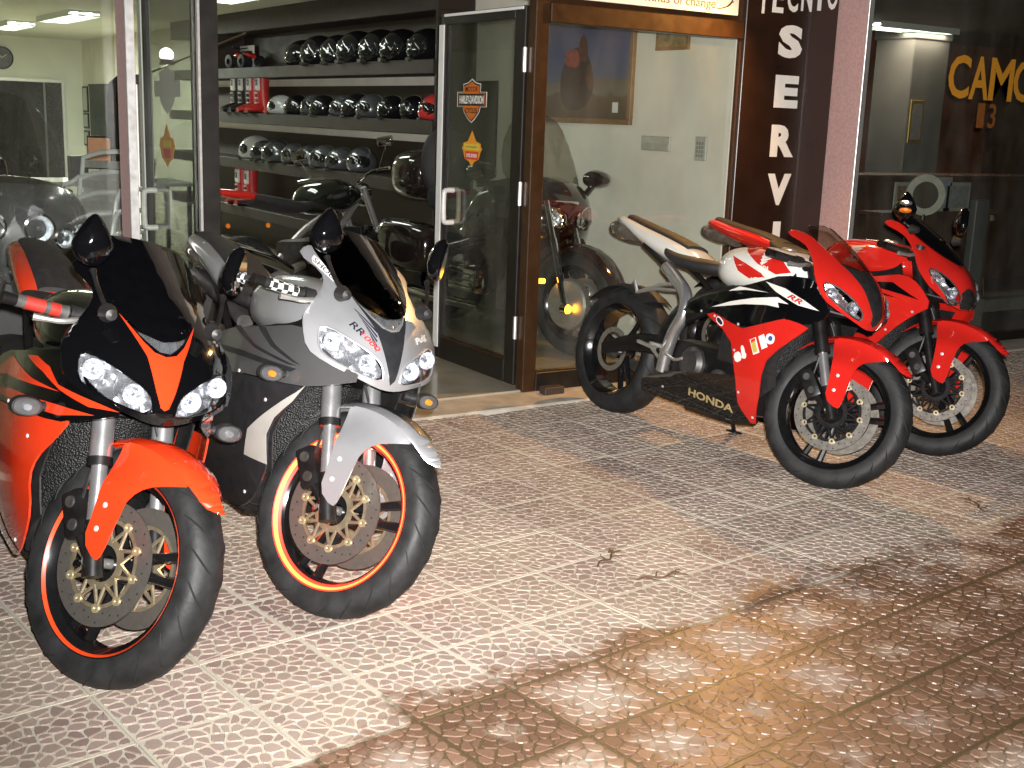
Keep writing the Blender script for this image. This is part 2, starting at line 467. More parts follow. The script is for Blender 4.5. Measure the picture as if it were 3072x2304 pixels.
# ------------------------------------------------------------------ shop shell
M_wall = mat('wall_paint', (.72, .72, .60), .75, var=.05, scale=3, bump=.08, bscale=60)
M_wallw = mat('wall_paint_warm', (.80, .75, .65), .7, var=.09, scale=3, bump=.08, bscale=60)
M_ceil = mat('ceiling_paint', (.66, .66, .55), .85, var=.05, scale=2)
M_frame = mat('brown_anodised', (.052, .024, .010), .34, metal=.25, var=.2, scale=12, bump=.05)
M_dark = mat('dark_frame', (.013, .010, .008), .42, metal=.1, var=.25, scale=12)
M_alu = mat('brushed_aluminium', (.72, .70, .68), .38, metal=.75, var=.08, scale=40)
M_pink = mat('pink_stone', (.50, .315, .30), .55, var=.14, scale=60, bump=.15, bscale=160)
M_white = mat('white_plastic', (.78, .77, .74), .4, var=.05)
M_pane = glass('window_glass', (.93, .95, .93), 1.15, dirt=.045)
M_dpane = glass('door_glass', (.66, .68, .65), 1.2, dirt=.05)
CZ = 2.40
struct('side_wall', bxm(1.40, 1.5, .07, 15.2, 0, CZ + .1), M_wallw)
struct('back_wall', bxm(-6, 1.398, 15, 15.2, 0, CZ + .1), M_wall)
struct('shop_ceiling', bxm(-6, 2.2, .08, 15.2, CZ, CZ + .1), M_ceil)
struct('left_wall', bxm(-6.1, -6, .06, 15.2, 0, CZ + .1), M_wall)
struct('upper_facade', bxm(-7, 9.5, .0, .08, 2.42, 3.6), mat('facade_render', (.30, .24, .20), .8, var=.15, scale=5))

front = thing('shopfront', 'brown metal and glass front of the motorcycle shop', 'shopfront', (0, 0, 0))
obj('door_post', bxm(-.013, .068, 0, .07, .012, 2.42, bev=.004), M_frame, front)
obj('door_post', bxm(-1.722, -1.642, 0, .07, .012, 2.42, bev=.004), M_dark, front)
obj('glazing_bead', bxm(-1.733, -1.7225, -.004, .02, .1, 2.4), M_alu, front)
obj('transom_beam', bxm(.0685, 1.37, -.012, .07, 1.905, 2.0, bev=.004), M_frame, front)
obj('transom_beam', bxm(-1.6415, -.0135, -.002, .07, 2.02, 2.1, bev=.004), M_frame, front)
obj('upper_panel', bxm(.0685, 1.37, .01, .05, 2.0005, 2.42), M_frame, front)
obj('upper_panel', bxm(-1.6415, -.0135, .012, .05, 2.1005, 2.42), M_pane, front)
obj('bottom_rail', bxm(.0685, 1.37, -.004, .07, .0125, .112, bev=.003), M_dark, front)
obj('glazing_bead', bxm(.0685, 1.37, .004, .02, .1125, .120), M_frame, front)
obj('glazing_bead', bxm(1.352, 1.3695, .002, .02, .1205, 1.9045), M_frame, front)
obj('window_pane', bxm(.0685, 1.3515, .030, .036, .1205, 1.9045), M_pane, front)
obj('bottom_rail', bxm(-2.0, -1.7225, -.002, .07, .0125, .11), M_dark, front)
obj('window_pane', bxm(-2.02, -1.7335, .030, .036, .1105, 2.42), M_pane, front)
obj('bottom_rail', bxm(-5.6, -2.075, -.002, .07, .0125, .11), M_dark, front)
obj('window_pane', bxm(-5.6, -2.072, .030, .036, .1105, 2.42), M_pane, front)
obj('floor_stop', bxm(.06, .185, -.11, -.05, .0125, .052, bev=.004), mat('rubber_block', (.05, .03, .022), .6), front)

def fin(name, x0, x1, y0, label):
    t = thing(name, label, 'pillar', ((x0 + x1) / 2, 0, 0))
    cx = (x0 + x1) / 2
    obj('stone_face', bxm(x0 - cx, x1 - cx - .004, y0 + .012, -.001 if y0 > -.2 else .02, .012, 2.42), M_pink, t)
    obj('aluminium_edge', bxm(x0 - cx - .001, x1 - cx, y0, y0 + .0115, .012, 2.42, bev=.002), M_alu, t)
fin('pillar', -2.072, -2.036, -.14, 'slim pink and white pillar beside the left shop window')
fin('pillar', 2.095, 2.135, -.25, 'pink stone pillar with white edge right of the brown service sign')

# glass doors standing open into the shop, stickers on them
def shield(w, h, kind):
    if kind == 'bar':
        return [(0, .5), (.12, .42), (.30, .38), (.28, .20), (.5, .20), (.5, -.14), (.30, -.14), (.26, -.26), (.12, -.42), (0, -.5), (-.12, -.42), (-.26, -.26), (-.30, -.14), (-.5, -.14), (-.5, .20), (-.28, .20), (-.30, .38), (-.12, .42)]
    return [(0, .5), (.17, .2), (.36, .14), (.36, .06), (.42, 0), (.36, -.08), (.32, -.2), (.28, -.30), (.12, -.36), (0, -.5), (-.12, -.36), (-.28, -.30), (-.32, -.2), (-.36, -.08), (-.42, 0), (-.36, .06), (-.36, .14), (-.17, .2)]
M_stk = {k: mat('sticker_' + k, c, .35, var=.06) for k, c in dict(white=(.75, .72, .66), black=(.02, .018, .015), orange=(.62, .14, .012), amber=(.75, .30, .02), red=(.62, .05, .03), yellow=(.70, .52, .06), grey=(.50, .49, .46)).items()}
def sticker(kind, x, y, z, w, h, m, parent, name, side, off, scale=1.0):
    pts = [(a * w * scale, b * h * scale) for a, b in shield(1, 1, kind)]
    bm = sheet(pts, lambda a, b: (x + side * (.004 + off), y - side * a * -1 if side > 0 else y - a, z + b), .2, .0006, (side, 0, 0))
    return obj(name, bm, m, parent, smooth=False)
def lab(s, x, y, z, w, h, m, parent, off, bold=.0):
    return obj('lettering', textfit(s, w, h, .0005, bold), m, parent, smooth=False, mw=at(LEFTF, x - .004 - off, y, z))
def glass_door(x, label, handle_far, stickers):
    t = thing('glass_door', label, 'door', (x, 0, 0))
    y0, y1, zt = .085, .955, 1.985
    obj('stile', bxm(-.02, .02, y0, y0 + .10, .035, zt, bev=.004), M_dark, t)
    obj('stile', bxm(-.02, .02, y1 - .06, y1, .035, zt, bev=.004), M_dark, t)
    obj('rail', bxm(-.02, .02, y0 + .1005, y1 - .0605, .035, .16, bev=.003), M_dark, t)
    obj('rail', bxm(-.02, .02, y0 + .1005, y1 - .0605, zt - .06, zt, bev=.003), M_dark, t)
    obj('glazing_bead', bxm(-.0225, .0225, y0 + .1005, y1 - .0605, .1605, .168), M_frame, t)
    obj('brush_strip', bxm(-.0265, -.0205, y1 - .048, y1 + .004, .10, zt - .06), M_white, t)
    obj('brush_strip', bxm(-.0265, -.0205, y0 + .02, y1 - .0485, zt - .018, zt - .004), M_white, t)
    pane = obj('pane', bxm(-.003, .003, y0 + .1005, y1 - .0605, .1685, zt - .0605), M_dpane, t)
    for sd in (-1, 1):
        hy = y1 - .10 - (.06 if sd < 0 else 0)
        P = [(sd * .003, hy, 1.02), (sd * .05, hy, 1.02), (sd * .065, hy, 1.0), (sd * .065, hy, .86), (sd * .05, hy, .84), (sd * .003, hy, .84)]
        obj('handle', tubem(crom(P, 3), .014, 10), mat('handle_grey', (.70, .68, .65), .45, metal=.1), t)
    for z in (.35, 1.05, 1.72):
        obj('hinge', tubem([(-.026, y0 - .012, z - .06), (-.026, y0 - .012, z + .06)], .011, 10), M_alu, t)
    if stickers:
        s1, s2 = (.62, 1.515), (.605, 1.26)
        bad = sticker('bar', 0, s1[0], s1[1], .315, .235, M_stk['white'], pane, 'badge_sticker', -1, .0)
        sticker('bar', 0, s1[0], s1[1], .315, .235, M_stk['black'], pane, 'badge_sticker', -1, .0008, .95)
        sticker('bar', 0, s1[0], s1[1], .315, .235, M_stk['orange'], pane, 'badge_sticker', -1, .0016, .87)
        obj('badge_band', bxm(-.0068, -.0062, s1[0] - .133, s1[0] + .133, s1[1] - .026, s1[1] + .037), M_stk['black'], pane)
        lab('MOTOR', 0, s1[0], s1[1] + .062, .135, .028, M_stk['black'], pane, .0026, .02)
        lab('HARLEY-DAVIDSON', 0, s1[0], s1[1] + .006, .255, .044, M_stk['white'], pane, .003, .03)
        lab('CYCLES', 0, s1[0], s1[1] - .052, .125, .028, M_stk['black'], pane, .0026, .02)
        sticker('dia', 0, s2[0], s2[1], .26, .195, M_stk['amber'], pane, 'diamond_sticker', -1, .0)
        obj('sticker_band', bxm(-.0052, -.0047, s2[0] - .08, s2[0] + .08, s2[1] - .008, s2[1] + .024), M_stk['yellow'], pane)
        obj('sticker_band', bxm(-.0052, -.0047, s2[0] - .068, s2[0] + .068, s2[1] - .06, s2[1] - .016), M_stk['red'], pane)
        lab('UYE ISYERI', 0, s2[0], s2[1] - .038, .11, .02, M_stk['white'], pane, .0018, .02)
        lab('motoplus', 0, s2[0], s2[1] + .008, .12, .014, M_stk['black'], pane, .0018)
    else:
        s1, s2 = (.58, 1.50), (.60, 1.245)
        sticker('bar', 0, s1[0], s1[1], .40, .22, M_stk['grey'], pane, 'badge_sticker', -1, .0)
        sticker('dia', 0, s2[0], s2[1], .30, .21, M_stk['amber'], pane, 'diamond_sticker', -1, .0)
        obj('sticker_band', bxm(-.0052, -.0047, s2[0] - .06, s2[0] + .06, s2[1] - .008, s2[1] + .022), M_stk['yellow'], pane)
        obj('sticker_band', bxm(-.0052, -.0047, s2[0] - .055, s2[0] + .055, s2[1] - .06, s2[1] - .016), M_stk['red'], pane)
    return t
glass_door(-.0, 'open glass door with the bright orange shield sticker and bar handles', 1, True)
glass_door(-1.685, 'open glass door showing the grey back of a shield sticker', 1, False)

# brown service sign, white banner, lamp
M_sign = mat('brown_sign', (.022, .010, .006), .30, var=.2, scale=7, coat=.15)
M_let = mat('white_vinyl', (.80, .77, .72), .45, var=.04)
t = thing('service_sign', 'tall brown sign board with white capital letters running down it', 'sign', (1.735, -.02, 0))
obj('board', bxm(-.364, .358, 0, .06, .0125, 2.42, bev=.003), M_sign, t)
for k, ch in enumerate('SERVI'):
    z = 1.914 - .2785 * k
    w = .06 if ch == 'I' else .188
    obj('letter', textfit(ch, w, .182, .002, .055), M_let, t, smooth=False, mw=at(FRONT, -.012 + (.01 if ch == 'I' else 0), -.0005, z))
for k, ch in enumerate('TECNIO'):
    xx = -.245 + k * .112 - (.018 if k == 5 else 0)
    obj('letter', textfit(ch, .03 if ch == 'I' else .085, .17, .002, .02), M_let, t, smooth=False, mw=at(FRONT, xx - (.01 if ch == 'I' else 0), -.0005, 2.052 + .085 + .012 * k))
t = thing('white_banner', 'white banner with dark script above the right shop window', 'banner', (.68, -.016, 2.0))
obj('panel', bxm(-.60, .62, -.012, .0, .025, .40, bev=.002), mat('banner_white', (.82, .79, .70), .5, var=.03), t)
obj('lettering', textfit('winds of change', .50, .062, .0012, .004), mat('banner_print', (.10, .075, .045), .6), t, smooth=False, mw=at(FRONT, .20, -.0125, .068))
for k in range(3):
    P = [(.46 + .03 * k, -.0128, .05 + .006 * k), (.52 + .02 * k, -.0128, .062 + .01 * k), (.585, -.0128, .10 + .02 * k)]
    obj('flourish', tubem(crom(P, 4), [.001] + [.003] * 7 + [.0005], 6), mat('banner_print', (.10, .075, .045)), t)

lampT = thing('sign_lamp', 'lit warm spotlight on a short arm above the brown sign', 'lamp', (1.36, -.02, 2.36))
obj('arm', tubem(crom([(0, 0, .0), (0, -.12, .05), (0, -.26, .03), (0, -.30, -.02)], 4), .009, 8), M_dark, lampT)
obj('housing', lathem([(.02, .05), (.045, .045), (.075, -.03), (.078, -.04), (.070, -.04), (.04, .035), (.02, .04)], 24, 'z', (0, -.30, -.05)), M_dark, lampT)
obj('bulb', lathem([(0.001, -.03), (.03, -.02), (.036, .0), (.028, .02), (.001, .03)], 20, 'z', (0, -.30, -.065)), emis('bulb_glow', (1.0, .62, .22), 60), lampT)
l = light('sign_lamp_light', 'SPOT', (0, -.30, -.115), 140, (1.0, .50, .13), lampT, shadow_soft_size=.035, spot_size=radians(152), spot_blend=.75)
l.rotation_euler = Vector((.54, .31, .78)).to_track_quat('Z', 'Y').to_euler()

# bits of dry twig and litter on the paving
def twig(x, y, rz, k, label):
    t = tag(obj('twig', tubem(crom([(-.09, 0, .006), (-.04, .012, .010), (0, -.006, .007), (.05, .010, .011), (.10, -.004, .006)], 3), [.001] + [.0032] * 11 + [.001], 6), mat('dry_twig', (.10, .055, .03), .8, var=.4), sharp=60), label, 'twig', 'dry twigs on the paving')
    t.location = (x, y, .001); t.rotation_euler = (0, 0, rz)
    for j in range(4): obj('side_shoot', tubem([(-.05 + j * .035, .004, .008), (-.035 + j * .035, (.03 if j % 2 else -.026), .013), (-.01 + j * .035, (.04 if j % 2 else -.034), .008)], [.0022, .0016, .0006], 5), mat('dry_twig', (.10, .055, .03)), t)
    obj('dry_leaf', sheet([(-.02, 0), (0, .011), (.026, 0), (0, -.011)], lambda a, b: (a + .06, b + .02, .010 + 12 * b * b), .008, .0006, (0, 0, -1), smooth=1), mat('dry_leaf', (.16, .09, .04), .8), t)
# ------------------------------------------------------------------ motorcycles
M_tyre = mat('tyre_rubber', (.0155, .0155, .016), .6, var=.5, scale=14, bump=.25, bscale=60, spec=.4)
M_rimb = mat('black_rim', (.010, .010, .011), .16, metal=.3, coat=.8, var=.2)
M_disc = mat('disc_steel', (.42, .385, .34), .30, metal=.8, var=.12, scale=60)
M_discd = mat('disc_steel_dark', (.27, .245, .215), .33, metal=.8, var=.08, scale=90)
M_gold = mat('gold_carrier', (.46, .38, .25), .36, metal=.8, var=.15, scale=50)
M_goldb = mat('pale_bobbin', (.78, .66, .42), .35, metal=.8, var=.1)
M_blkm = mat('black_metal', (.014, .013, .013), .35, metal=.4, var=.3, scale=30)
M_blkp = mat('black_plastic', (.016, .015, .015), .5, var=.25, scale=40, bump=.1)
M_mid = mat('engine_grey', (.10, .095, .09), .42, metal=.7, var=.3, scale=25)
M_chr = mat('chrome', (.82, .82, .82), .06, metal=1.0, var=.04)
M_fork = mat('fork_silver', (.62, .62, .63), .24, metal=.85, var=.06)
M_alum = mat('cast_aluminium', (.58, .56, .53), .36, metal=.8, var=.12)
M_bolt = mat('zinc_bolt', (.70, .70, .70), .4, metal=.4, var=.1)
M_sigr = mat('signal_silver', (.13, .13, .135), .3, metal=.5, var=.2)
M_seat = mat('seat_vinyl', (.018, .017, .017), .72, var=.3, scale=30, bump=.3, bscale=160)
M_smoke = mat('smoke_screen', (.002, .002, .0025), .04, coat=1.0, var=.2)
M_lens = glass('clear_lens', (.97, .97, .97), 1.1)
M_screen = glass('clear_screen', (.80, .78, .74), 1.2)
M_refl = mat('reflector', (.88, .90, .95), .27, metal=.92, var=.05)
M_amb = mat('amber_lens', (.80, .22, .02), .15, coat=.6, var=.2)
M_rlens = mat('smoked_tail_lens', (.10, .085, .07), .12, coat=.6, var=.4)
M_mirror = mat('mirror_glass', (.90, .90, .90), .015, metal=1.0, var=.01)
def radiator_mat():
    m = mat('radiator_core', (.009, .009, .009), .5, metal=.4, var=.4, scale=40)
    nt = m.node_tree; N = nt.nodes; L = nt.links; p = N['Principled BSDF']
    tc = N.new('ShaderNodeTexCoord'); vo = N.new('ShaderNodeTexVoronoi'); vo.inputs['Scale'].default_value = 190
    L.new(tc.outputs['Object'], vo.inputs['Vector'])
    b = N.new('ShaderNodeBump'); b.inputs['Strength'].default_value = .6; b.inputs['Distance'].default_value = .005
    L.new(vo.outputs['Distance'], b.inputs['Height']); L.new(b.outputs['Normal'], p.inputs['Normal']); return m
M_rad = radiator_mat()
def paint(name, c, rough=.10, metal=0.0, coat=.9, var=.05): return mat(name, c, rough, metal=metal, coat=coat, var=var, scale=8, rvar=.1)
P_red = paint('red_paint', (.54, .017, .012)); P_orange = paint('orange_red_paint', (.74, .042, .010))
P_black = paint('black_paint', (.0025, .0025, .003), .06); P_silver = paint('silver_paint', (.46, .46, .475), .32, .6)
P_grey = paint('grey_paint', (.125, .122, .125), .30, .5); P_white = paint('white_paint', (.74, .72, .66))
P_satin = mat('satin_black', (.018, .018, .020), .38, var=.2, coat=.3)
P_dgold = mat('decal_gold', (.40, .30, .14), .4, var=.1)

def checker_mat():
    m = mat('checker_grip', (.6, .6, .58), .5, var=.05); nt = m.node_tree; N = nt.nodes; p = N['Principled BSDF']
    c = N.new('ShaderNodeTexChecker'); c.inputs['Scale'].default_value = 60; c.inputs['Color1'].default_value = (.65, .64, .60, 1); c.inputs['Color2'].default_value = (.02, .02, .02, 1)
    tc = N.new('ShaderNodeTexCoord'); nt.links.new(tc.outputs['Object'], c.inputs['Vector']); nt.links.new(c.outputs['Color'], p.inputs['Base Color']); return m
ST_P = Vector((.80, 0, 0)); ST_D = Vector((-sin(radians(24)), 0, cos(radians(24))))
def steer_m(deg): return Matrix.Translation(ST_P) @ Matrix.Rotation(radians(deg), 4, ST_D) @ Matrix.Translation(-ST_P)
ZC = [.58, .66, .70, .72, .78, .842, .91, 1.0, 1.09, 1.18]; XC = [.70, .765, .785, .79, .765, .72, .63, .48, .31, .13]
def nose_x(y, z, p): return sinterp(z, ZC, XC) - p['sweep'] * abs(y) ** 1.8 + p.get('nx', 0)
def half_w(x, z): return sinterp(z, [.10, .18, .25, .4, .55, .72, .85, 1.0], [.085, .14, .175, .22, .24, .235, .19, .14]) * sinterp(x, [-.9, -.5, -.1, .2, .42, .55, .65, .75, .9], [.5, .72, .9, 1, 1, .9, .75, .5, .12])
def mir(poly): return [(-a, b) for a, b in poly]
def sym(half): return half + [(-a, b) for a, b in reversed(half) if abs(a) > 1e-6]

def wheel(name, root, c, R, width, rimr, front, p, mw):
    """rim with spokes as the part; tyre, discs, stripes under it"""
    w = width / 2; bm = newbm(); cx, cz = c
    C = (cx, 0, cz)
    rw = w * .80
    lathe(bm, [(rimr + .010, rw), (rimr + .004, rw), (rimr - .004, rw * .8), (rimr - .020, rw * .55), (rimr - .024, 0), (rimr - .020, -rw * .55), (rimr - .004, -rw * .8), (rimr + .004, -rw), (rimr + .010, -rw), (rimr + .002, -rw * .9), (rimr - .010, -rw * .4), (rimr - .010, rw * .4), (rimr + .002, rw * .9)], 64, 'y', C)
    lathe(bm, [(.020, .05), (.040, .05), (.046, .03), (.046, -.03), (.040, -.05), (.020, -.05)], 32, 'y', C)
    ns = 3
    for k in range(ns):
        for d in (-1, 1):
            a = 2 * pi * k / ns + p.get('spin', .3); a2 = a + d * .17; a1 = a + d * .42
            p0 = Vector((cx + .040 * cos(a1), 0, cz + .040 * sin(a1))); p1 = Vector((cx + (rimr - .018) * cos(a2), 0, cz + (rimr - .018) * sin(a2)))
            tube(bm, [p0, p0.lerp(p1, .5), p1], [.017, .013, .015], 8)
    bmesh.ops.recalc_face_normals(bm, faces=bm.faces)
    rim = obj(name, bm, M_rimb, root, mw=mw)
    # tyre
    n = 9; prof = []
    hgt = R - rimr
    for i in range(n + 1):
        t = -1 + 2 * i / n; a = t * radians(88)
        prof.append((rimr + .006 + (hgt - .006) * (max(0, cos(a)) ** .62), w * 1.0 * sin(a) / sin(radians(88)) if abs(t) < .85 else w * (.97 if t > 0 else -.97) * (1 - (abs(t) - .85) * .9)))
    prof = [(rimr + .002, -rw * .95)] + prof + [(rimr + .002, rw * .95)]
    bm = newbm(); lathe(bm, prof, 96, 'y', C, closed=True); finish(bm)
    ty = obj('tyre', bm, M_tyre, rim, mw=mw, sharp=60)
    # tread grooves: shallow dark cuts that follow the crown
    bm = newbm()
    for k in range(22):
        for sd in (-1, 1):
            a0 = 2 * pi * k / 22 + (.14 if sd > 0 else 0)
            pts = []
            for i in range(6):
                t = .12 + .72 * i / 5; a = t * radians(88); r = rimr + .006 + (hgt - .006) * cos(a) ** .62 + .0006
                aa = a0 + .26 * (i / 5) ** 1.4
                pts.append((cx + r * cos(aa), sd * w * sin(a) / sin(radians(88)), cz + r * sin(aa)))
            tube(bm, pts, [.0008] + [.0026] * 4 + [.0008], 4)
    g = obj('tread_grooves', bm, mat('groove_black', (.008, .008, .008), .8), rim, mw=mw); g['kind'] = 'stuff'
    def tape_y(r): return rw * interp(r - rimr, [-.02, -.004, .004, .01], [.55, .8, 1.0, 1.0])
    for key, nm_, r0, r1, off in (('tape', 'rim_stripe', *p.get('tape_r', (-.002, .0045)), .0006), ('tape2', 'painted_flash_core', -.0055, .0025, .0020)):
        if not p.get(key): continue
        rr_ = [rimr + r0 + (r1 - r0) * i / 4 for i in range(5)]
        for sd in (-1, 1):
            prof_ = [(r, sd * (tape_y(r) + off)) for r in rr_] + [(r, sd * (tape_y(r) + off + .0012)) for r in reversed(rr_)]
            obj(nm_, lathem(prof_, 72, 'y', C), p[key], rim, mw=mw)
    sides = (-1, 1) if front else (-1,)
    for sd in sides:
        ro, ri = (.155, .120) if front else (.11, .085)
        if p['kind'] == 'A' and front: ro, ri = .155, .112
        y = sd * (.064 if front else .075)
        d = obj('brake_disc', lathem([(ro, y - .0025), (ri, y - .0025), (ri, y + .0025), (ro, y + .0025)], 64, 'y', C), p['disc'], rim, mw=mw)
        if front:
            bm = newbm()
            for k in range(36):
                a = 2 * pi * k / 36; r = ri + (ro - ri) * (.25, .5, .75)[k % 3]
                lathe(bm, [(.0001, y + sd * .0027), (.0030, y + sd * .0029), (.0030, y)], 6, 'y', (cx + r * cos(a), 0, cz + r * sin(a)), closed=False)
            h = obj('vent_holes', bm, mat('hole_black', (.01, .009, .008), .9), rim, mw=mw); h['kind'] = 'stuff'
            bm = newbm(); nb = 10
            lathe(bm, [(.064, y - .003), (.046, y - .003), (.046, y + .003), (.064, y + .003)], 40, 'y', C)
            lathe(bm, [(ri - .001, y - .0022), (ri - .011, y - .0022), (ri - .011, y + .0022), (ri - .001, y + .0022)], 60, 'y', C)
            for k in range(nb):
                a = 2 * pi * k / nb; rr = ri - .006
                for dd in (-.30, .30):
                    tube(bm, [(cx + .056 * cos(a + dd), y, cz + .056 * sin(a + dd)), (cx + rr * cos(a), y, cz + rr * sin(a))], [.0055, .0045], 6)
            finish(bm)
            obj('disc_carrier', bm, p['carrier'], rim, mw=mw)
            for k in range(nb):
                a = 2 * pi * k / nb; rr = ri - .002
                if sd < 0: obj('bobbin', lathem([(.0115, y - .006), (.0052, y - .006), (.0052, y + .006), (.0115, y + .006)], 12, 'y', (cx + rr * cos(a), 0, cz + rr * sin(a))), p['bobbin'], rim, mw=mw)
    # axle
    obj('axle', tubem([(cx, -.125 if front else -.14, cz), (cx, .125 if front else .14, cz)], .013 if front else .016, 14), M_alum, rim, mw=mw)
    return rim

def turn_signal(root, x, y, z, sd, m_lens, amber=False, mw=None, drop=0):
    s = obj('turn_signal', tubem([(x - .01, y - sd * .075, z + .004), (x, y - sd * .02, z)], [.014, .012], 10), M_blkp, root, mw=mw)
    bm = newbm()
    loft(bm, [(-.03, 0, 0, .004, .004, .004), (-.02, 0, 0, .028, .017, .017), (0, 0, 0, .040, .026, .026), (.018, 0, 0, .036, .023, .023)], 20)
    bmesh.ops.translate(bm, vec=(x, y, z), verts=bm.verts); finish(bm); obj('housing', bm, M_blkp, s, mw=mw)
    bm = newbm(); loft(bm, [(.0185, 0, 0, .034, .022, .022), (.027, 0, 0, .028, .018, .018), (.033, 0, 0, .012, .008, .008)], 20)
    bmesh.ops.translate(bm, vec=(x, y, z), verts=bm.verts); finish(bm); obj('lens', bm, m_lens, s, mw=mw)
    bm = newbm(); loft(bm, [(.0182, 0, 0, .031, .020, .020), (.0192, 0, 0, .031, .020, .020)], 18)
    bmesh.ops.translate(bm, vec=(x, y, z), verts=bm.verts); finish(bm); obj('signal_reflector', bm, M_sigr, s, mw=mw)
    bm = newbm(); loft(bm, [(.0195, 0, 0, .012, .010, .010), (.0265, 0, 0, .010, .008, .008)], 12)
    bmesh.ops.translate(bm, vec=(x, y, z), verts=bm.verts); finish(bm); obj('bulb', bm, M_amb if amber else M_refl, s, mw=mw)

def headlight(root, poly, sd, p, depth=.075):
    """glass over a faceted reflector bowl"""
    pl = poly if sd > 0 else mir(poly)
    cx = sum(a for a, b in pl) / len(pl); cz = sum(b for a, b in pl) / len(pl)
    big = [((a - cx) * 1.0 + cx, (b - cz) * 1.0 + cz) for a, b in pl]
    def bowl(a, b):
        # deeper in the middle of the two lamps, ribbed
        q = min(1.0, max(abs(a - cx) / .085, abs(b - cz) / .055))
        d = depth * (1 - q * q * .85) * .50 + .010 + .0022 * sin(a * 700) + .006 * sin(a * 95 + 1.0) * cos(b * 120)
        return (nose_x(a, b, p) - d, a, b)
    r = obj('headlight', sheet(big, bowl, .008, .002, (-1, 0, 0), smooth=1), M_refl, root, sharp=20)
    lens = sheet(pl, lambda a, b: (nose_x(a, b, p) + .004, a, b), .02, .003, (-1, 0, 0), smooth=1)
    obj('lens', lens, M_lens, r)
    # dark bezel and two lamp barrels
    for k, (fx, fz) in enumerate(((-.30, .18), (.22, -.12))):
        s = 1 if sd > 0 else -1
        xs = [abs(a) for a, b in pl]; zs = [b for a, b in pl]
        a = s * (min(xs) + (max(xs) - min(xs)) * (.5 - fx)); b = min(zs) + (max(zs) - min(zs)) * (.5 + fz)
        x0 = nose_x(a, b, p)
        bm = newbm(); lathe(bm, [(.026, -.004), (.024, -.018), (.015, -.034), (.0001, -.038)], 20, 'x', (x0, a, b), closed=False)
        lathe(bm, [(.0055, -.012), (.0055, -.040)], 10, 'x', (x0, a, b), closed=False); finish(bm)
        obj('lamp_barrel', bm, M_refl, r)
    ol = chaikin(pl, 1)
    bm = newbm(); pts = [Vector((nose_x(a, b, p) + .002, a, b)) for a, b in ol]; tube(bm, pts, .0032, 6, closed=True); finish(bm)
    obj('bezel', bm, p.get('bezel', M_blkp), r)
    return r

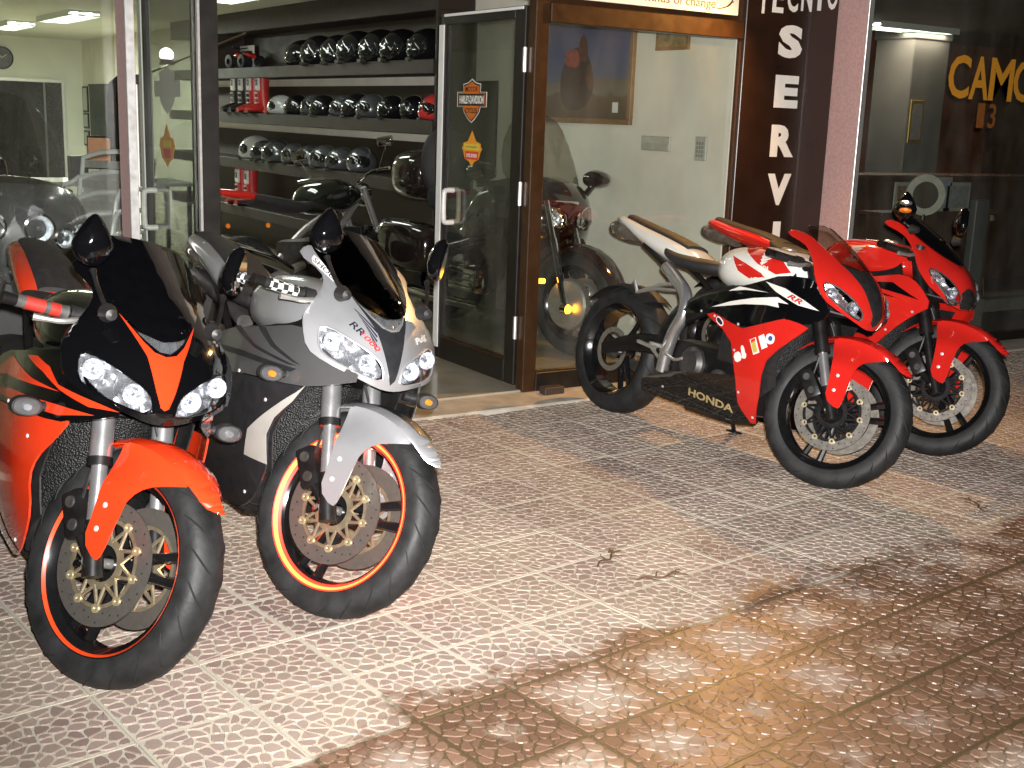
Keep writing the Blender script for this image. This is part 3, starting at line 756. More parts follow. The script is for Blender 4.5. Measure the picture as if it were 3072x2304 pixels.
def sportbike(name, label, loc, lean, steer, p):
    root = thing(name, label, 'motorcycle', group='sport motorcycles parked outside the shop')
    fx, fy = loc
    hd = radians(p.get('head', 0))
    base = Matrix(((0, 1, 0, 0), (-1, 0, 0, 0), (0, 0, 1, 0), (0, 0, 0, 1)))        # +X forward -> street
    root.matrix_world = Matrix.Translation((fx, fy + .70, .004)) @ Matrix.Rotation(hd, 4, 'Z') @ base @ Matrix.Rotation(-radians(lean), 4, 'X')
    S = steer_m(steer); K = p['kind']
    # --- wheels, fork, fender, bars (steered)
    wheel('front_wheel', root, (.70, .302), .302, .122, .222, True, p, S)
    p2 = dict(p); p2['spin'] = .9; p2['tape'] = None; p2['tape2'] = None
    wheel('rear_wheel', root, (-.70, .315), .315, .185, .222, False, p2, None)
    A = Vector((.70, 0, .302))
    for sd in (-1, 1):
        y = sd * .105
        def on(s, dx=0): q = A + ST_D * s; return (q.x + dx, y, q.z)
        leg = obj('fork_leg', tubem([on(.245), on(.60)], .0285 if K == 'A' else .029, 18), p['fork'], root, mw=S)
        obj('fork_slider', tubem([on(.03), on(.2445)], .0205, 16), p['slider'], leg, mw=S)
        obj('dust_seal', tubem([on(.236), on(.258)], .031, 18), M_blkm, leg, mw=S)
        bm = newbm(); tube(bm, [on(-.035, .01), on(.10)], [.026, .023], 14); tube(bm, [on(.0), (A.x - .085, y, A.z + .055)], [.016, .012], 8); finish(bm)
        obj('axle_bracket', bm, M_blkm, leg, mw=S)
        # caliper behind the leg
        bm = newbm(); box(bm, -.032, .032, -.030, .030, -.062, .062, bev=.014, seg=2)
        mwc = Matrix.Translation((A.x - .108, sd * .092, A.z + .085)) @ Matrix.Rotation(radians(-38), 4, 'Y')
        bmesh.ops.transform(bm, matrix=mwc, verts=bm.verts); finish(bm)
        cal = obj('brake_caliper', bm, M_blkm, root, mw=S)
        for dz in (-.03, .03):
            bm = newbm(); lathe(bm, [(.0001, sd * .034), (.014, sd * .034), (.017, sd * .028), (.017, 0)], 14, 'y', (0, 0, dz), closed=False)
            bmesh.ops.transform(bm, matrix=mwc, verts=bm.verts); finish(bm); obj('piston_cap', bm, M_mid, cal, mw=S)
        obj('fork_bolt', tubem([(A.x - .012, y + sd * .024, A.z - .012), (A.x - .012, y + sd * .034, A.z - .012)], .009, 6), M_chr, leg, mw=S)
    # brake hose
    for sd in (-1, 1):
        P = [(.59, sd * .10, .40), (.60, sd * .12, .50), (.575, sd * .09, .60), (.52, sd * .05, .70)]
        obj('brake_hose', tubem(crom(P, 5), .0048, 7), M_blkp, root, mw=S)
    # triple clamps
    for s, h in ((.42, .02), (.60, .014)):
        q = A + ST_D * s; bm = newbm(); box(bm, -.045, .03, -.135, .135, -h, h, bev=.01)
        bmesh.ops.transform(bm, matrix=Matrix.Translation(q) @ Matrix.Rotation(radians(-24), 4, 'Y'), verts=bm.verts); finish(bm)
        obj('triple_clamp', bm, M_blkm, root, mw=S)
    # fender: hoop over the tyre with skirts down the fork legs
    def hoop(a, b):      # a = angle, b across
        hw_ = sinterp(math.degrees(a), [42, 47, 55, 66, 82, 120, 136, 140], [.020, .030, .050, .068, .078, .074, .055, .05])
        r = .325 - .028 * min(1.0, abs(b) / hw_) ** 2.6 + .010 * max(0, cos(a - radians(20)))
        rr = r + (.014 if abs(b) < .02 else 0) * 0
        ws = 1.0
        return (A.x + rr * cos(a), b * ws, A.z + rr * sin(a))
    out = [(radians(42), 0), (radians(45), .022), (radians(53), .046), (radians(64), .066), (radians(82), .078), (radians(120), .074), (radians(136), .05), (radians(140), 0), (radians(136), -.05), (radians(120), -.074), (radians(82), -.078), (radians(64), -.066), (radians(53), -.046), (radians(45), -.022)]
    fen = obj('front_fender', sheet(out, hoop, .012 * 4, .003, (0, 0, -1), smooth=1), p['fender'], root, mw=S, sharp=50)
    if p.get('fender_top'):
        o2 = [(radians(58), 0), (radians(62), .034), (radians(80), .050), (radians(118), .05), (radians(130), 0), (radians(118), -.05), (radians(80), -.05), (radians(62), -.034)]
        def hoop2(a, b): q = Vector(hoop(a, b)); d = (q - Vector((A.x, q.y, A.z))).normalized(); return q + d * .0018
        obj('fender_inlay', sheet(o2, hoop2, .048, .0012, (0, 0, -1)), p['fender_top'], fen, mw=S)
    for sd in (-1, 1):
        sk = [(.862, .561), (.82, .582), (.779, .597), (.70, .607), (.621, .597), (.632, .555), (.660, .50), (.670, .42), (.674, .345), (.735, .312), (.749, .335), (.753, .42), (.758, .488), (.775, .522), (.815, .543)]
        def skirt(a, b):
            r = sqrt((a - A.x) ** 2 + (b - A.z) ** 2); an = math.degrees(atan2(b - A.z, a - A.x))
            hw_ = sinterp(an, [42, 47, 55, 66, 82, 120, 136], [.012, .026, .050, .068, .078, .074, .05]) - .002
            k = min(1, max(0, (r - .17) / .125)); k = k * k * (3 - 2 * k)
            return (a, sd * (.132 * (1 - k) + hw_ * k), b)
        obj('fender_skirt', sheet(sk, skirt, .015, .004, (0, -sd, 0), smooth=1), p['fender'], fen, mw=S)
        for (bx, bz) in ((.700, .445), (.702, .385)):
            obj('fender_bolt', lathem([(.0001, sd * .1345), (.007, sd * .1335), (.0085, sd * .127), (.0085, sd * .12)], 12, 'y', (bx, 0, bz), closed=False), M_bolt, fen, mw=S)
    # handlebars
    for sd in (-1, 1):
        q = A + ST_D * .605; g0 = Vector((q.x - .01, sd * .13, q.z + .0)); g1 = Vector((q.x - .085, sd * .335, q.z - .025))
        bar = obj('handlebar', tubem([g0, g0.lerp(g1, .5)], .012, 10), M_blkm, root, mw=S)
        gm = g0.lerp(g1, .42)
        obj('grip', tubem([gm, gm.lerp(g1, .15), g1], [.0185, .0165, .0165], 14), p['grip'], bar, mw=S)
        if p.get('grip2'):
            for ga, gb in p['grip2'][1]: obj('grip_band', tubem([gm.lerp(g1, ga), gm.lerp(g1, gb)], .0176, 14), p['grip2'][0], bar, mw=S)
        obj('bar_end', tubem([g1, g1 + (g1 - g0).normalized() * .035], [.0145, .016], 12), M_blkm, bar, mw=S)
        obj('switch_block', tubem([gm.lerp(g0, .05), gm.lerp(g0, .42)], .022, 12), M_blkp, bar, mw=S)
        lv = [gm.lerp(g0, .3) + Vector((.045, 0, -.004)), gm + Vector((.062, sd * .02, -.010)), gm.lerp(g1, .5) + Vector((.075, 0, -.018)), g1 + Vector((.068, -sd * .01, -.022))]
        obj('lever', tubem(crom(lv, 4), [.008] * 9 + [.007, .0075, .009, .010], 8), M_alum, bar, mw=S)
        if sd < 0:
            obj('brake_reservoir', lathem([(.0001, .0), (.020, 0), (.022, .004), (.022, .030), (.0001, .030)], 18, 'z', (gm.x + .06, gm.y + .05, gm.z + .02), closed=False), M_blkp, bar, mw=S)
    # --- nose cowl (does not steer)
    cowl = p['cowl']; hl = p['hl']
    holes = [hl, mir(hl)]
    nf = lambda a, b: (nose_x(a, b, p), a, b)
    nc = obj('nose_cowl', sheet(sym(cowl), nf, .018, .004, (-1, 0, 0), holes=holes, smooth=1), p['nose'], root, sharp=45)
    for sd in (-1, 1): headlight(root, hl, sd, p)
    for (nm, poly, m, off) in p.get('nose_decals', []):
        obj(nm, sheet(poly, lambda a, b: (nose_x(a, b, p) + off, a, b), .018, .0012, (-1, 0, 0)), m, nc)
    if p.get('pos_lamp'):
        pl_ = obj('position_lamp', sheet(POS_L, lambda a, b: (nose_x(a, b, p) - .006 + .004 * sin(a * 240), a, b), .008, .002, (-1, 0, 0)), M_refl, root, sharp=20)
        obj('lens', sheet(POS_L, lambda a, b: (nose_x(a, b, p) + .002, a, b), .02, .002, (-1, 0, 0)), M_lens, pl_)
    # windscreen
    sc_ = p['screen']
    def scf(a, b): return (nose_x(a, b, p) + .030 * max(0, 1 - (a / .15) ** 2) * min(1, (b - .84) / .12) * (1 if b > .84 else 0) + .001, a, b)
    obj('windscreen', sheet(sym(sc_), scf, .015, .003, (-1, 0, 0), smooth=1), p['screen_m'], root, sharp=60)
    # inner dash to close the view behind the screen
    bm = newbm(); box(bm, .40, .60, -.10, .10, .80, .87, bev=.02); finish(bm); obj('instrument_panel', bm, M_blkp, root)
    # under-nose tray
    def tray(a, b): return (a, b, .695 + .02 * (abs(b) / .2) - .10 * max(0, .62 - a))
    obj('nose_tray', sheet([(.775, 0), (.76, .05), (.66, .17), (.50, .19), (.40, .17), (.40, -.17), (.50, -.19), (.66, -.17), (.76, -.05)], tray, .04, .006, (0, 0, -1)), M_blkp, root)
    # mirrors
    if p.get('mirrors'):
        for sd in (-1, 1):
            mx, my, mz = p['mirrors']; bx, by, bz = p['mirror_base']
            st = obj('mirror', tubem(crom([(bx, sd * by, bz), ((bx + mx) / 2, sd * (by + my) / 2, (bz + mz - .05) / 2), (mx, sd * (my - .01), mz - .05)], 4), [.012, .0065, .006, .006, .006, .006, .006, .007, .010], 10), M_blkm, root)
            obj('mirror_boot', lathem([(.0001, .028), (.014, .024), (.020, .0), (.024, -.014), (.0001, -.016)], 14, 'x', (bx, sd * by, bz), closed=False), M_blkp, st)
            bm = newbm()
            loft(bm, [(-.026, 0, 0, .040, .060, .046, 1.9), (-.020, 0, 0, .050, .076, .054, 1.9), (-.006, 0, 0, .050, .076, .054, 1.9), (.010, 0, .002, .040, .060, .044, 1.9), (.022, 0, .004, .016, .022, .018, 1.9)], 28)
            turn = p.get('mirror_turn', (0, 0))[0 if sd < 0 else 1]
            mm = Matrix.Translation((mx, sd * my, mz + .012)) @ Matrix.Rotation(radians(turn), 4, 'Z') @ Matrix.Rotation(radians(sd * -6), 4, 'X')
            for v in bm.verts: v.co.y *= 1 - .45 * max(0, v.co.z / .076)
            bmesh.ops.transform(bm, matrix=mm, verts=bm.verts); finish(bm); obj('mirror_shell', bm, p.get('mirror_m', P_black), st)
            bm = newbm(); loft(bm, [(-.0282, 0, 0, .043, .066, .047, 1.9), (-.0255, 0, 0, .045, .068, .049, 1.9)], 28)
            for v in bm.verts: v.co.y *= 1 - .45 * max(0, v.co.z / .076)
            bmesh.ops.transform(bm, matrix=mm, verts=bm.verts); finish(bm); obj('mirror_glass', bm, M_mirror, st)
            if p.get('mirror_amber') and sd < 0:
                for q, mm_, x0 in (('repeater_lens', M_amb, 0), ('repeater_cap', M_refl, .022)):
                    bm = newbm(); loft(bm, [(-.012, 0, -.012 + x0 * 1.5, .030, .014, .014), (.024, 0, -.010 + x0 * 1.5, .026, .012, .012), (.038, 0, -.008 + x0 * 1.5, .010, .006, .006)], 16)
                    bmesh.ops.transform(bm, matrix=mm, verts=bm.verts); finish(bm); obj(q, bm, mm_, st)
    if p.get('signals'):
        x, y, z = p['signals']
        for sd in (-1, 1): turn_signal(root, x, sd * y, z, sd, M_lens, p.get('sig_amber', False))
    # --- side panels
    for sd in (-1, 1):
        for (nm, poly, m, sm) in p['panels']:
            pan = obj(nm, sheet(poly, lambda a, b: (a, sd * half_w(a, b), b), .028, .005, (0, -sd, 0), smooth=sm), m, root, sharp=45)
            for (dn, pnm, dpoly, dm, off) in p.get('decals', []):
                if pnm == nm: obj(dn, sheet(dpoly, lambda a, b: (a, sd * (half_w(a, b) + off), b), .028, .0010, (0, -sd, 0)), dm, pan)
            for (s, pnm, x0, z0, ang, w, h, dm, sh) in p.get('texts', []):
                if pnm != nm: continue
                bm = textfit(s, w, h, .0008, .03, sh)
                ca, sa = cos(radians(ang)), sin(radians(ang))
                for v in bm.verts:
                    a = (v.co.x * ca - v.co.y * sa); b = v.co.x * sa + v.co.y * ca
                    a = x0 + (a if sd < 0 else -a); b = z0 + b
                    # on the left side the text reads from the rear forward
                    v.co = Vector((a, sd * (half_w(a, b) + .0022 + v.co.z), b))
                obj('lettering', bm, dm, pan, smooth=False)
    for sd in (-1, 1):
        for (x, z) in p.get('screws', []):
            w_ = half_w(x, z); obj('panel_screw', lathem([(.0001, sd * (w_ + .0028)), (.0052, sd * (w_ + .0024)), (.0065, sd * (w_ - .002))], 10, 'y', (x, 0, z), closed=False), M_bolt, root)
    # --- engine, radiator, frame
    def rad(a, b): return (.50 - .10 * (abs(a) / .17) ** 2 + .12 * (b - .5), a, b)
    obj('radiator', sheet([(-.175, .36), (.175, .36), (.19, .64), (-.19, .64)], rad, .05, .03, (-1, 0, 0)), M_rad, root)
    for sd in (-1, 1):
        def cheek(a, b): return (a, sd * (half_w(.5, b) * .86 - .25 * max(0, a - .44)), b)
        obj('radiator_shroud', sheet([(.38, .26), (.50, .36), (.49, .46), (.53, .56), (.58, .66), (.38, .66)], cheek, .05, .004, (0, -sd, 0)), M_blkp, root)
    bm = newbm(); box(bm, -.18, .36, -.15, .15, .20, .46, bev=.05, seg=2); finish(bm); eng = obj('engine', bm, M_blkm, root)
    obj('cylinder_block', bxm(.12, .36, -.165, .165, .40, .66, bev=.03, seg=2), M_blkp, eng)
    for sd in (-1, 1):
        obj('clutch_cover', lathem([(.0001, sd * .185), (.055, sd * .182), (.075, sd * .165), (.080, sd * .12)], 32, 'y', (-.02, 0, .36), closed=False), M_mid if sd < 0 else M_blkm, eng)
        obj('side_cover', lathem([(.0001, sd * .178), (.036, sd * .176), (.048, sd * .165), (.05, sd * .12)], 28, 'y', (.16, 0, .32), closed=False), M_mid, eng)
    obj('sump', bxm(-.10, .22, -.10, .10, .14, .2005, bev=.02), M_blkm, eng)
    for sd in (-1, 1):
        P = [(.46, sd * .10, .80), (.28, sd * .17, .72), (.02, sd * .185, .64), (-.20, sd * .165, .52), (-.24, sd * .15, .38), (-.22, sd * .14, .30)]
        bm = newbm(); tube(bm, crom(P, 4), [.045] * 6 + [.055] * 6 + [.045] * 9, 10)
        for v in bm.verts: v.co.y = sd * .15 + (v.co.y - sd * .15) * .55
        finish(bm); obj('frame_spar', bm, p.get('frame', M_blkm), root)
    # airbox filler below tank
    obj('airbox', loftm([(-.02, 0, .70, .09, .10, .10), (.2, 0, .72, .15, .12, .12), (.42, 0, .74, .13, .10, .12)], 3), M_blkp, root)
    # swingarm
    for sd in (-1, 1):
        P = [(-.20, sd * .10, .40), (-.45, sd * .13, .385), (-.70, sd * .13, .315)]
        bm = newbm(); tube(bm, crom(P, 4), [.05, .05, .048, .046, .044, .040, .036, .032, .03], 10)
        for v in bm.verts: v.co.y = sd * .13 + (v.co.y - sd * .13) * .45
        finish(bm); obj('swingarm', bm, p.get('swing', M_blkm), root)
    obj('rear_caliper', bxm(-.66, -.58, -.12, -.08, .30, .37, bev=.012), M_mid, root)
    obj('sprocket', lathem([(.10, .105), (.045, .105), (.045, .112), (.10, .112)], 40, 'y', (-.70, 0, .315)), M_mid, root)
    obj('hugger', sheet([(radians(55), -.10), (radians(135), -.10), (radians(135), .10), (radians(55), .10)], lambda a, b: (-.70 + (.335 - .02 * (abs(b) / .1) ** 3) * cos(a), b, .315 + (.335 - .02 * (abs(b) / .1) ** 3) * sin(a)), .05, .003, (0, 0, -1)), M_blkp, root)
    obj('hub_cover', lathem([(.0001, -.095), (.03, -.095), (.04, -.085), (.045, -.06)], 24, 'y', (-.70, 0, .315), closed=False), M_mid, root)
    # tank, seats, tail
    tk = obj('fuel_tank', loftm(p.get('tank', [(-.075, 0, .80, .07, .03, .05), (-.03, 0, .81, .115, .075, .08, 2.4), (.06, 0, .81, .165, .105, .10, 2.5), (.2, 0, .80, .185, .130, .09, 2.5), (.34, 0, .80, .180, .125, .06, 2.5), (.45, 0, .815, .145, .085, .05, 2.4), (.50, 0, .82, .10, .045, .04, 2.2)]), 5, n=40), p['tank_m'], root, sharp=60)
    obj('filler_cap', lathem([(.0001, .012), (.030, .012), (.036, .006), (.036, -.01)], 24, 'z', (.26, 0, .925), closed=False), M_alum, tk)
    def tank_w(x, z):
        # half width of the tank at a height (for the graphics)
        hw = sinterp(x, [-.075, -.03, .06, .2, .34, .45, .50], [.07, .115, .165, .185, .18, .145, .10]); up = sinterp(x, [-.075, -.03, .06, .2, .34, .45, .5], [.03, .075, .105, .13, .125, .085, .045]); dn = sinterp(x, [-.075, -.03, .06, .2, .34, .45, .5], [.05, .08, .10, .09, .06, .05, .04])
        t = min(.995, abs(z - .805) / (up if z > .805 else dn))
        return hw * (1 - t ** 2.5) ** (1 / 2.5)
    for sd in (-1, 1):
        for (dn, dpoly, dm, off) in p.get('tank_decals', []):
            obj(dn, sheet(dpoly, lambda a, b: (a, sd * (tank_w(a, b) + off), b), .02, .0010, (0, -sd, 0)), dm, tk)
        if p.get('wing'):
            wx, wz, ws, wm = p['wing']
            for k in range(4):
                q = [(wx - .045 * ws + k * .006 * ws, wz + (.028 - .017 * k) * ws), (wx + .045 * ws - .010 * k * ws, wz + (.040 - .016 * k) * ws), (wx + .040 * ws - .010 * k * ws, wz + (.032 - .016 * k) * ws), (wx - .030 * ws + k * .006 * ws, wz + (.012 - .016 * k) * ws)]
                if sd > 0: pass
                obj('wing_badge', sheet(q, lambda a, b: (a, sd * (tank_w(a, b) + .004), b), .02, .0008, (0, -sd, 0)), wm, tk)
            bm = textfit('HONDA', .085 * ws, .018 * ws, .0006, .03)
            for v in bm.verts:
                a = wx - .005 + (v.co.x if sd < 0 else -v.co.x); b = wz - .045 * ws + v.co.y
                v.co = Vector((a, sd * (tank_w(a, b) + .004 + v.co.z), b))
            obj('lettering', bm, wm, tk, smooth=False)
    obj('seat', loftm([(-.02, 0, .805, .07, .02, .03, 2.4), (-.08, 0, .80, .115, .028, .035, 2.6), (-.2, 0, .80, .135, .030, .04, 2.6), (-.33, 0, .81, .135, .032, .04, 2.6), (-.42, 0, .835, .11, .030, .04, 2.4)], 4), M_seat, root)
    tl = p['tail']
    tc = obj('tail_cowl', loftm(tl, 4, n=32), p['tail_m'], root, sharp=50)
    obj('pillion_seat', loftm([(q[0], 0, q[2] + q[4] * .80, q[3] * .66, .022, .02, 2.3) for q in tl[1:-1]], 4), M_seat, root)
    for sd in (-1, 1):
        for (dn, dpoly, dm) in p.get('tail_decals', []):
            def tw(x, z):
                hw = sinterp(x, [q[0] for q in tl], [q[3] for q in tl]); zc = sinterp(x, [q[0] for q in tl], [q[2] for q in tl])
                up = sinterp(x, [q[0] for q in tl], [q[4] for q in tl]); dn_ = sinterp(x, [q[0] for q in tl], [q[5] for q in tl])
                t = min(.99, abs(z - zc) / (up if z > zc else dn_)); return hw * (1 - t ** 2.4) ** (1 / 2.4) + .003
            obj(dn, sheet(dpoly, lambda a, b: (a, sd * tw(a, b), b), .03, .001, (0, -sd, 0)), dm, tc)
    e = tl[0]
    obj('tail_light', loftm([(e[0] - .035, 0, e[2] - .05, .035, .02, .03), (e[0] + .0, 0, e[2] - .045, .062, .035, .05), (e[0] + .10, 0, e[2] - .055, .075, .03, .055), (e[0] + .22, 0, e[2] - .075, .06, .02, .035)], 3), M_rlens, root)
    if K == 'A': obj('plate_hanger', bxm(e[0] + .06, e[0] + .075, -.07, .07, .60, .80, bev=.004), M_blkp, root)
    # subframe and exhaust
    for sd in (-1, 1):
        obj('subframe', tubem(crom([(-.16, sd * .10, .62), (-.35, sd * .09, .74), (-.62, sd * .07, .85)], 4), .014, 8), M_blkm, root)
    if K == 'B':
        P = [(-.215, -.150, .29), (-.20, -.160, .38), (-.165, -.172, .48), (-.118, -.178, .57), (-.15, -.165, .655), (-.26, -.140, .715), (-.37, -.115, .76)]
        obj('heel_tube', tubem(crom(P, 5), .031, 14), M_fork, root)
        bm = newbm(); tube(bm, [(-.51, -.14, .62), (-.36, -.14, .675), (-.22, -.14, .70)], .009, 8); tube(bm, [(-.51, -.14, .62), (-.36, -.145, .655), (-.22, -.145, .665)], .007, 8); finish(bm)
        hg = obj('pillion_bracket', bm, M_alum, root); obj('pillion_peg', tubem([(-.515, -.14, .615), (-.535, -.155, .675)], [.009, .008], 8), M_alum, hg)
        bm = newbm(); tube(bm, [(-.40, -.17, .395), (-.30, -.165, .385), (-.20, -.165, .40)], .010, 8); tube(bm, [(-.30, -.165, .385), (-.20, -.165, .33)], .012, 8); finish(bm)
        rs = obj('rearset', bm, M_alum, root)
        obj('foot_peg', tubem([(-.215, -.165, .40), (-.22, -.25, .405)], .011, 8), M_alum, rs)
        obj('brake_pedal', tubem(crom([(-.22, -.18, .385), (-.10, -.20, .36), (-.03, -.215, .375)], 3), .007, 7), M_alum, rs)
    else:
        for sd in (-1, 1):
            bm = newbm(); tube(bm, [(-.30, sd * .155, .42), (-.22, sd * .16, .40), (-.18, sd * .15, .34)], .012, 8); finish(bm)
            rs = obj('rearset', bm, M_alum, root); obj('foot_peg', tubem([(-.25, sd * .16, .41), (-.255, sd * .25, .415)], .011, 8), M_alum, rs)
        if K == 'C':
            obj('muffler', loftm([(-.28, -.15, .24, .05, .05, .05), (-.20, -.16, .24, .075, .07, .07), (-.05, -.15, .22, .07, .06, .06), (.05, -.12, .20, .04, .04, .04)], 4), M_mid, root)
    if K == 'A': obj('silencer', loftm([(-.92, 0, .80, .045, .03, .035), (-.80, 0, .79, .055, .035, .04), (-.5, 0, .75, .05, .03, .035), (-.35, 0, .70, .03, .025, .03)], 3), M_mid, root)
    # side stand on the left, foot on the ground
    yb = .27; zb = yb * math.tan(radians(lean)) + .004
    ss = obj('side_stand', tubem([(-.05, .12, .26), (-.10, yb, zb + .01)], [.013, .010], 8), M_blkm, root)
    obj('stand_foot', bxm(-.135, -.07, yb - .02, yb + .03, zb, zb + .008, bev=.002), M_blkm, ss)
    if p.get('extra'): p['extra'](root, p)
    return root

# shapes read off the machines
COWL_A = [(0, .682), (.03, .684), (.09, .700), (.175, .722), (.214, .745), (.222, .80), (.218, .84), (.182, .885), (.150, .928), (.145, .958), (.188, .992), (.160, 1.022), (.124, 1.028), (.113, .955), (.09, .91), (.055, .876), (0, .842)]
HL_A = [(.026, .703), (.03, .744), (.05, .768), (.11, .797), (.165, .818), (.190, .806), (.188, .752), (.160, .732), (.09, .713)]
SCREEN_A = [(0, .874), (.056, .886), (.09, .911), (.116, .945), (.142, 1.0), (.146, 1.045), (.118, 1.082), (.06, 1.094), (0, 1.097)]
V_RED = sym([(0, .722), (.010, .728), (.024, .765), (.046, .838), (.098, .916), (.090, .909), (.052, .868), (.028, .849), (0, .843)])
V_BLACK = sym([(0, .700), (.009, .715), (.026, .775), (.046, .838), (.078, .890), (.088, .909), (.052, .868), (.028, .849), (0, .843)])
POS_L = sym([(0, .846), (.026, .852), (.050, .872), (.058, .884), (0, .872)])
UPPER_A = [(-.10, .585), (-.08, .635), (.09, .708), (.36, .755), (.55, .80), (.62, .77), (.70, .735), (.80, .703), (.70, .655), (.62, .630), (.39, .612), (.22, .588), (.0, .562)]
LOWER_A = [(-.02, .5595), (.22, .585), (.39, .609), (.62, .627), (.66, .645), (.62, .585), (.558, .52), (.532, .465), (.545, .38), (.50, .30), (.43, .235), (.30, .185), (.0, .15), (-.27, .155), (-.36, .21), (-.22, .30), (-.13, .40), (-.09, .50)]
TAIL_A = [(-.97, 0, .935, .040, .020, .018), (-.90, 0, .925, .085, .035, .04), (-.70, 0, .900, .110, .045, .06), (-.50, 0, .862, .125, .045, .07), (-.36, 0, .82, .12, .03, .06), (-.30, 0, .80, .09, .01, .03)]
common_A = dict(screws=[(.05, .575), (.30, .605), (.52, .628), (.40, .26), (.10, .19), (.50, .56)], kind='A', sweep=2.1, pos_lamp=True, cowl=COWL_A, hl=HL_A, screen=SCREEN_A, mirrors=(.55, .180, 1.055), mirror_base=(.64, .135, .915), mirror_turn=(0, -127), signals=(.56, .262, .648),
    disc=M_discd, carrier=M_gold, bobbin=M_goldb, fork=M_fork, slider=M_fork, tail=TAIL_A, screen_m=M_smoke)
RB = dict(common_A)
RB.update(tape=mat('rim_tape_red', (.75, .06, .012), .35, var=.06), nose=P_black, fender=P_orange, grip=mat('grip_grey', (.07, .066, .062), .6, var=.3, scale=60, bump=.4), grip2=(mat('grip_red', (.40, .03, .02), .5), ((.16, .36), (.46, .84))), tank_m=P_black, tail_m=P_orange, bezel=P_black,
    nose_decals=[('nose_stripe', V_RED, P_orange, .0022)],
    panels=[('upper_fairing', UPPER_A, P_black, 1), ('lower_fairing', LOWER_A, P_orange, 1)],
    decals=[('fairing_stripe', 'upper_fairing', [(-.06, .60), (.21, .715), (.46, .700), (.60, .700), (.50, .690), (.20, .66)], P_orange, .002),
            ('fairing_stripe', 'upper_fairing', [(.36, .742), (.43, .755), (.52, .745), (.585, .715), (.78, .702), (.70, .690), (.60, .704), (.50, .727)], P_orange, .002),
            ('fairing_stripe', 'upper_fairing', [(.0, .58), (.35, .62), (.62, .645), (.72, .675), (.60, .668), (.30, .64)], P_orange, .002),
            ('belly_panel', 'lower_fairing', [(-.34, .205), (-.22, .295), (.05, .31), (.30, .24), (.42, .236), (.30, .188), (.0, .153), (-.26, .158)], P_black, .002)],
    tank_decals=[('tank_stripe', [(-.06, .79), (.02, .80), (.14, .79), (.30, .775), (.28, .75), (.0, .75)], P_orange, .002)], wing=(.08, .862, .85, P_silver))
SG = dict(common_A)
SG.update(screen_m=glass('smoke_tint', (.22, .21, .20), 1.3), tape_r=(-.0125, .0065), tape=emis('rim_tape_painted_halo', (1.0, .030, .014), 2.4), tape2=emis('rim_tape_painted_flash', (1.0, .13, .028), 5.0), nose=P_silver, fender=P_silver, fender_top=P_satin, grip=M_blkp, grip2=(checker_mat(), ((.15, .88),)), tank_m=P_silver, tail_m=P_silver, bezel=P_silver,  # rim tape is no lamp: flash return and red halo painted as emission
    nose_decals=[('nose_inlay', V_BLACK, P_satin, .0022)], sig_amber=True,
    panels=[('upper_fairing', UPPER_A, P_grey, 1), ('lower_fairing', LOWER_A, P_satin, 1)],
    decals=[('fairing_stripe', 'upper_fairing', [(-.05, .625), (.0, .645), (.30, .668), (.60, .676), (.58, .662), (.30, .650)], P_satin, .002),
            ('fairing_stripe', 'upper_fairing', [(.15, .722), (.20, .732), (.36, .70), (.60, .684), (.56, .68), (.36, .69)], P_satin, .002),
            ('fairing_stripe', 'upper_fairing', [(.33, .752), (.38, .757), (.48, .72), (.61, .690), (.58, .690), (.46, .712)], P_satin, .002),
            ('fairing_patch', 'lower_fairing', [(.415, .375), (.43, .455), (.49, .505), (.62, .612), (.645, .638), (.615, .585), (.556, .52), (.532, .465), (.545, .38)], mat('warm_grey_paint', (.36, .34, .31), .4, var=.06), .002)],
    texts=[('CBR', 'upper_fairing', .03, .612, 8, .13, .035, M_let, .3)], wing=(.07, .866, .85, P_black))
def sg_extra(root, p):
    # stickers on the nose
    nc = [c for c in root.children if c.name.startswith('nose_cowl')][0]
    def ntext(s, y0, z0, ang, w, h, m, off=.0025, sh=.25):
        bm = textfit(s, w, h, .0006, .012, sh); ca, sa = cos(radians(ang)), sin(radians(ang))
        for v in bm.verts:
            a = y0 + v.co.x * ca - v.co.y * sa; b = z0 + v.co.x * sa + v.co.y * ca
            v.co = Vector((nose_x(a, b, p) + off + v.co.z, a, b))
        obj('lettering', bm, m, nc, smooth=False)
    def npatch(name, poly, m, off): obj(name, sheet(poly, lambda a, b: (nose_x(a, b, p) + off, a, b), .01, .0006, (-1, 0, 0)), m, nc)
    red = mat('decal_red', (.60, .03, .03), .4); dark = mat('decal_dark', (.015, .015, .03), .4)
    npatch('oval_sticker', [(-.158, .990), (-.148, 1.000), (-.112, .962), (-.112, .946), (-.124, .940), (-.160, .978)], M_let, .0022)
    ntext('SHOEI', -.136, .969, -48, .052, .017, dark, .0032, 0)
    ntext('RR', -.098, .833, -38, .036, .020, dark); ntext('1000', -.066, .806, -38, .060, .015, red)
    ntext('Puig', .128, .838, 18, .062, .022, M_let, .0025, 0)
    for k in range(5):
        d = k * .0125
        q = [(-.094 + d * .50, .884 - d * 1.0), (-.044 - d * .12, .838 - d * 1.0), (-.046 - d * .12, .8325 - d * 1.0), (-.092 + d * .50, .8785 - d * 1.0)]
        npatch('wing_badge', q, dark, .0024)
SG['extra'] = sg_extra
COWL_B = [(0, .660), (.03, .662), (.10, .69), (.17, .725), (.195, .765), (.200, .83), (.180, .88), (.160, .93), (.155, .955), (.185, .985), (.15, 1.01), (.105, 1.0), (.10, .95), (.088, .91), (.062, .87), (.045, .82), (0, .80)]
HL_B = [(.060, .690), (.075, .735), (.105, .775), (.15, .812), (.182, .815), (.184, .775), (.150, .735), (.10, .700)]
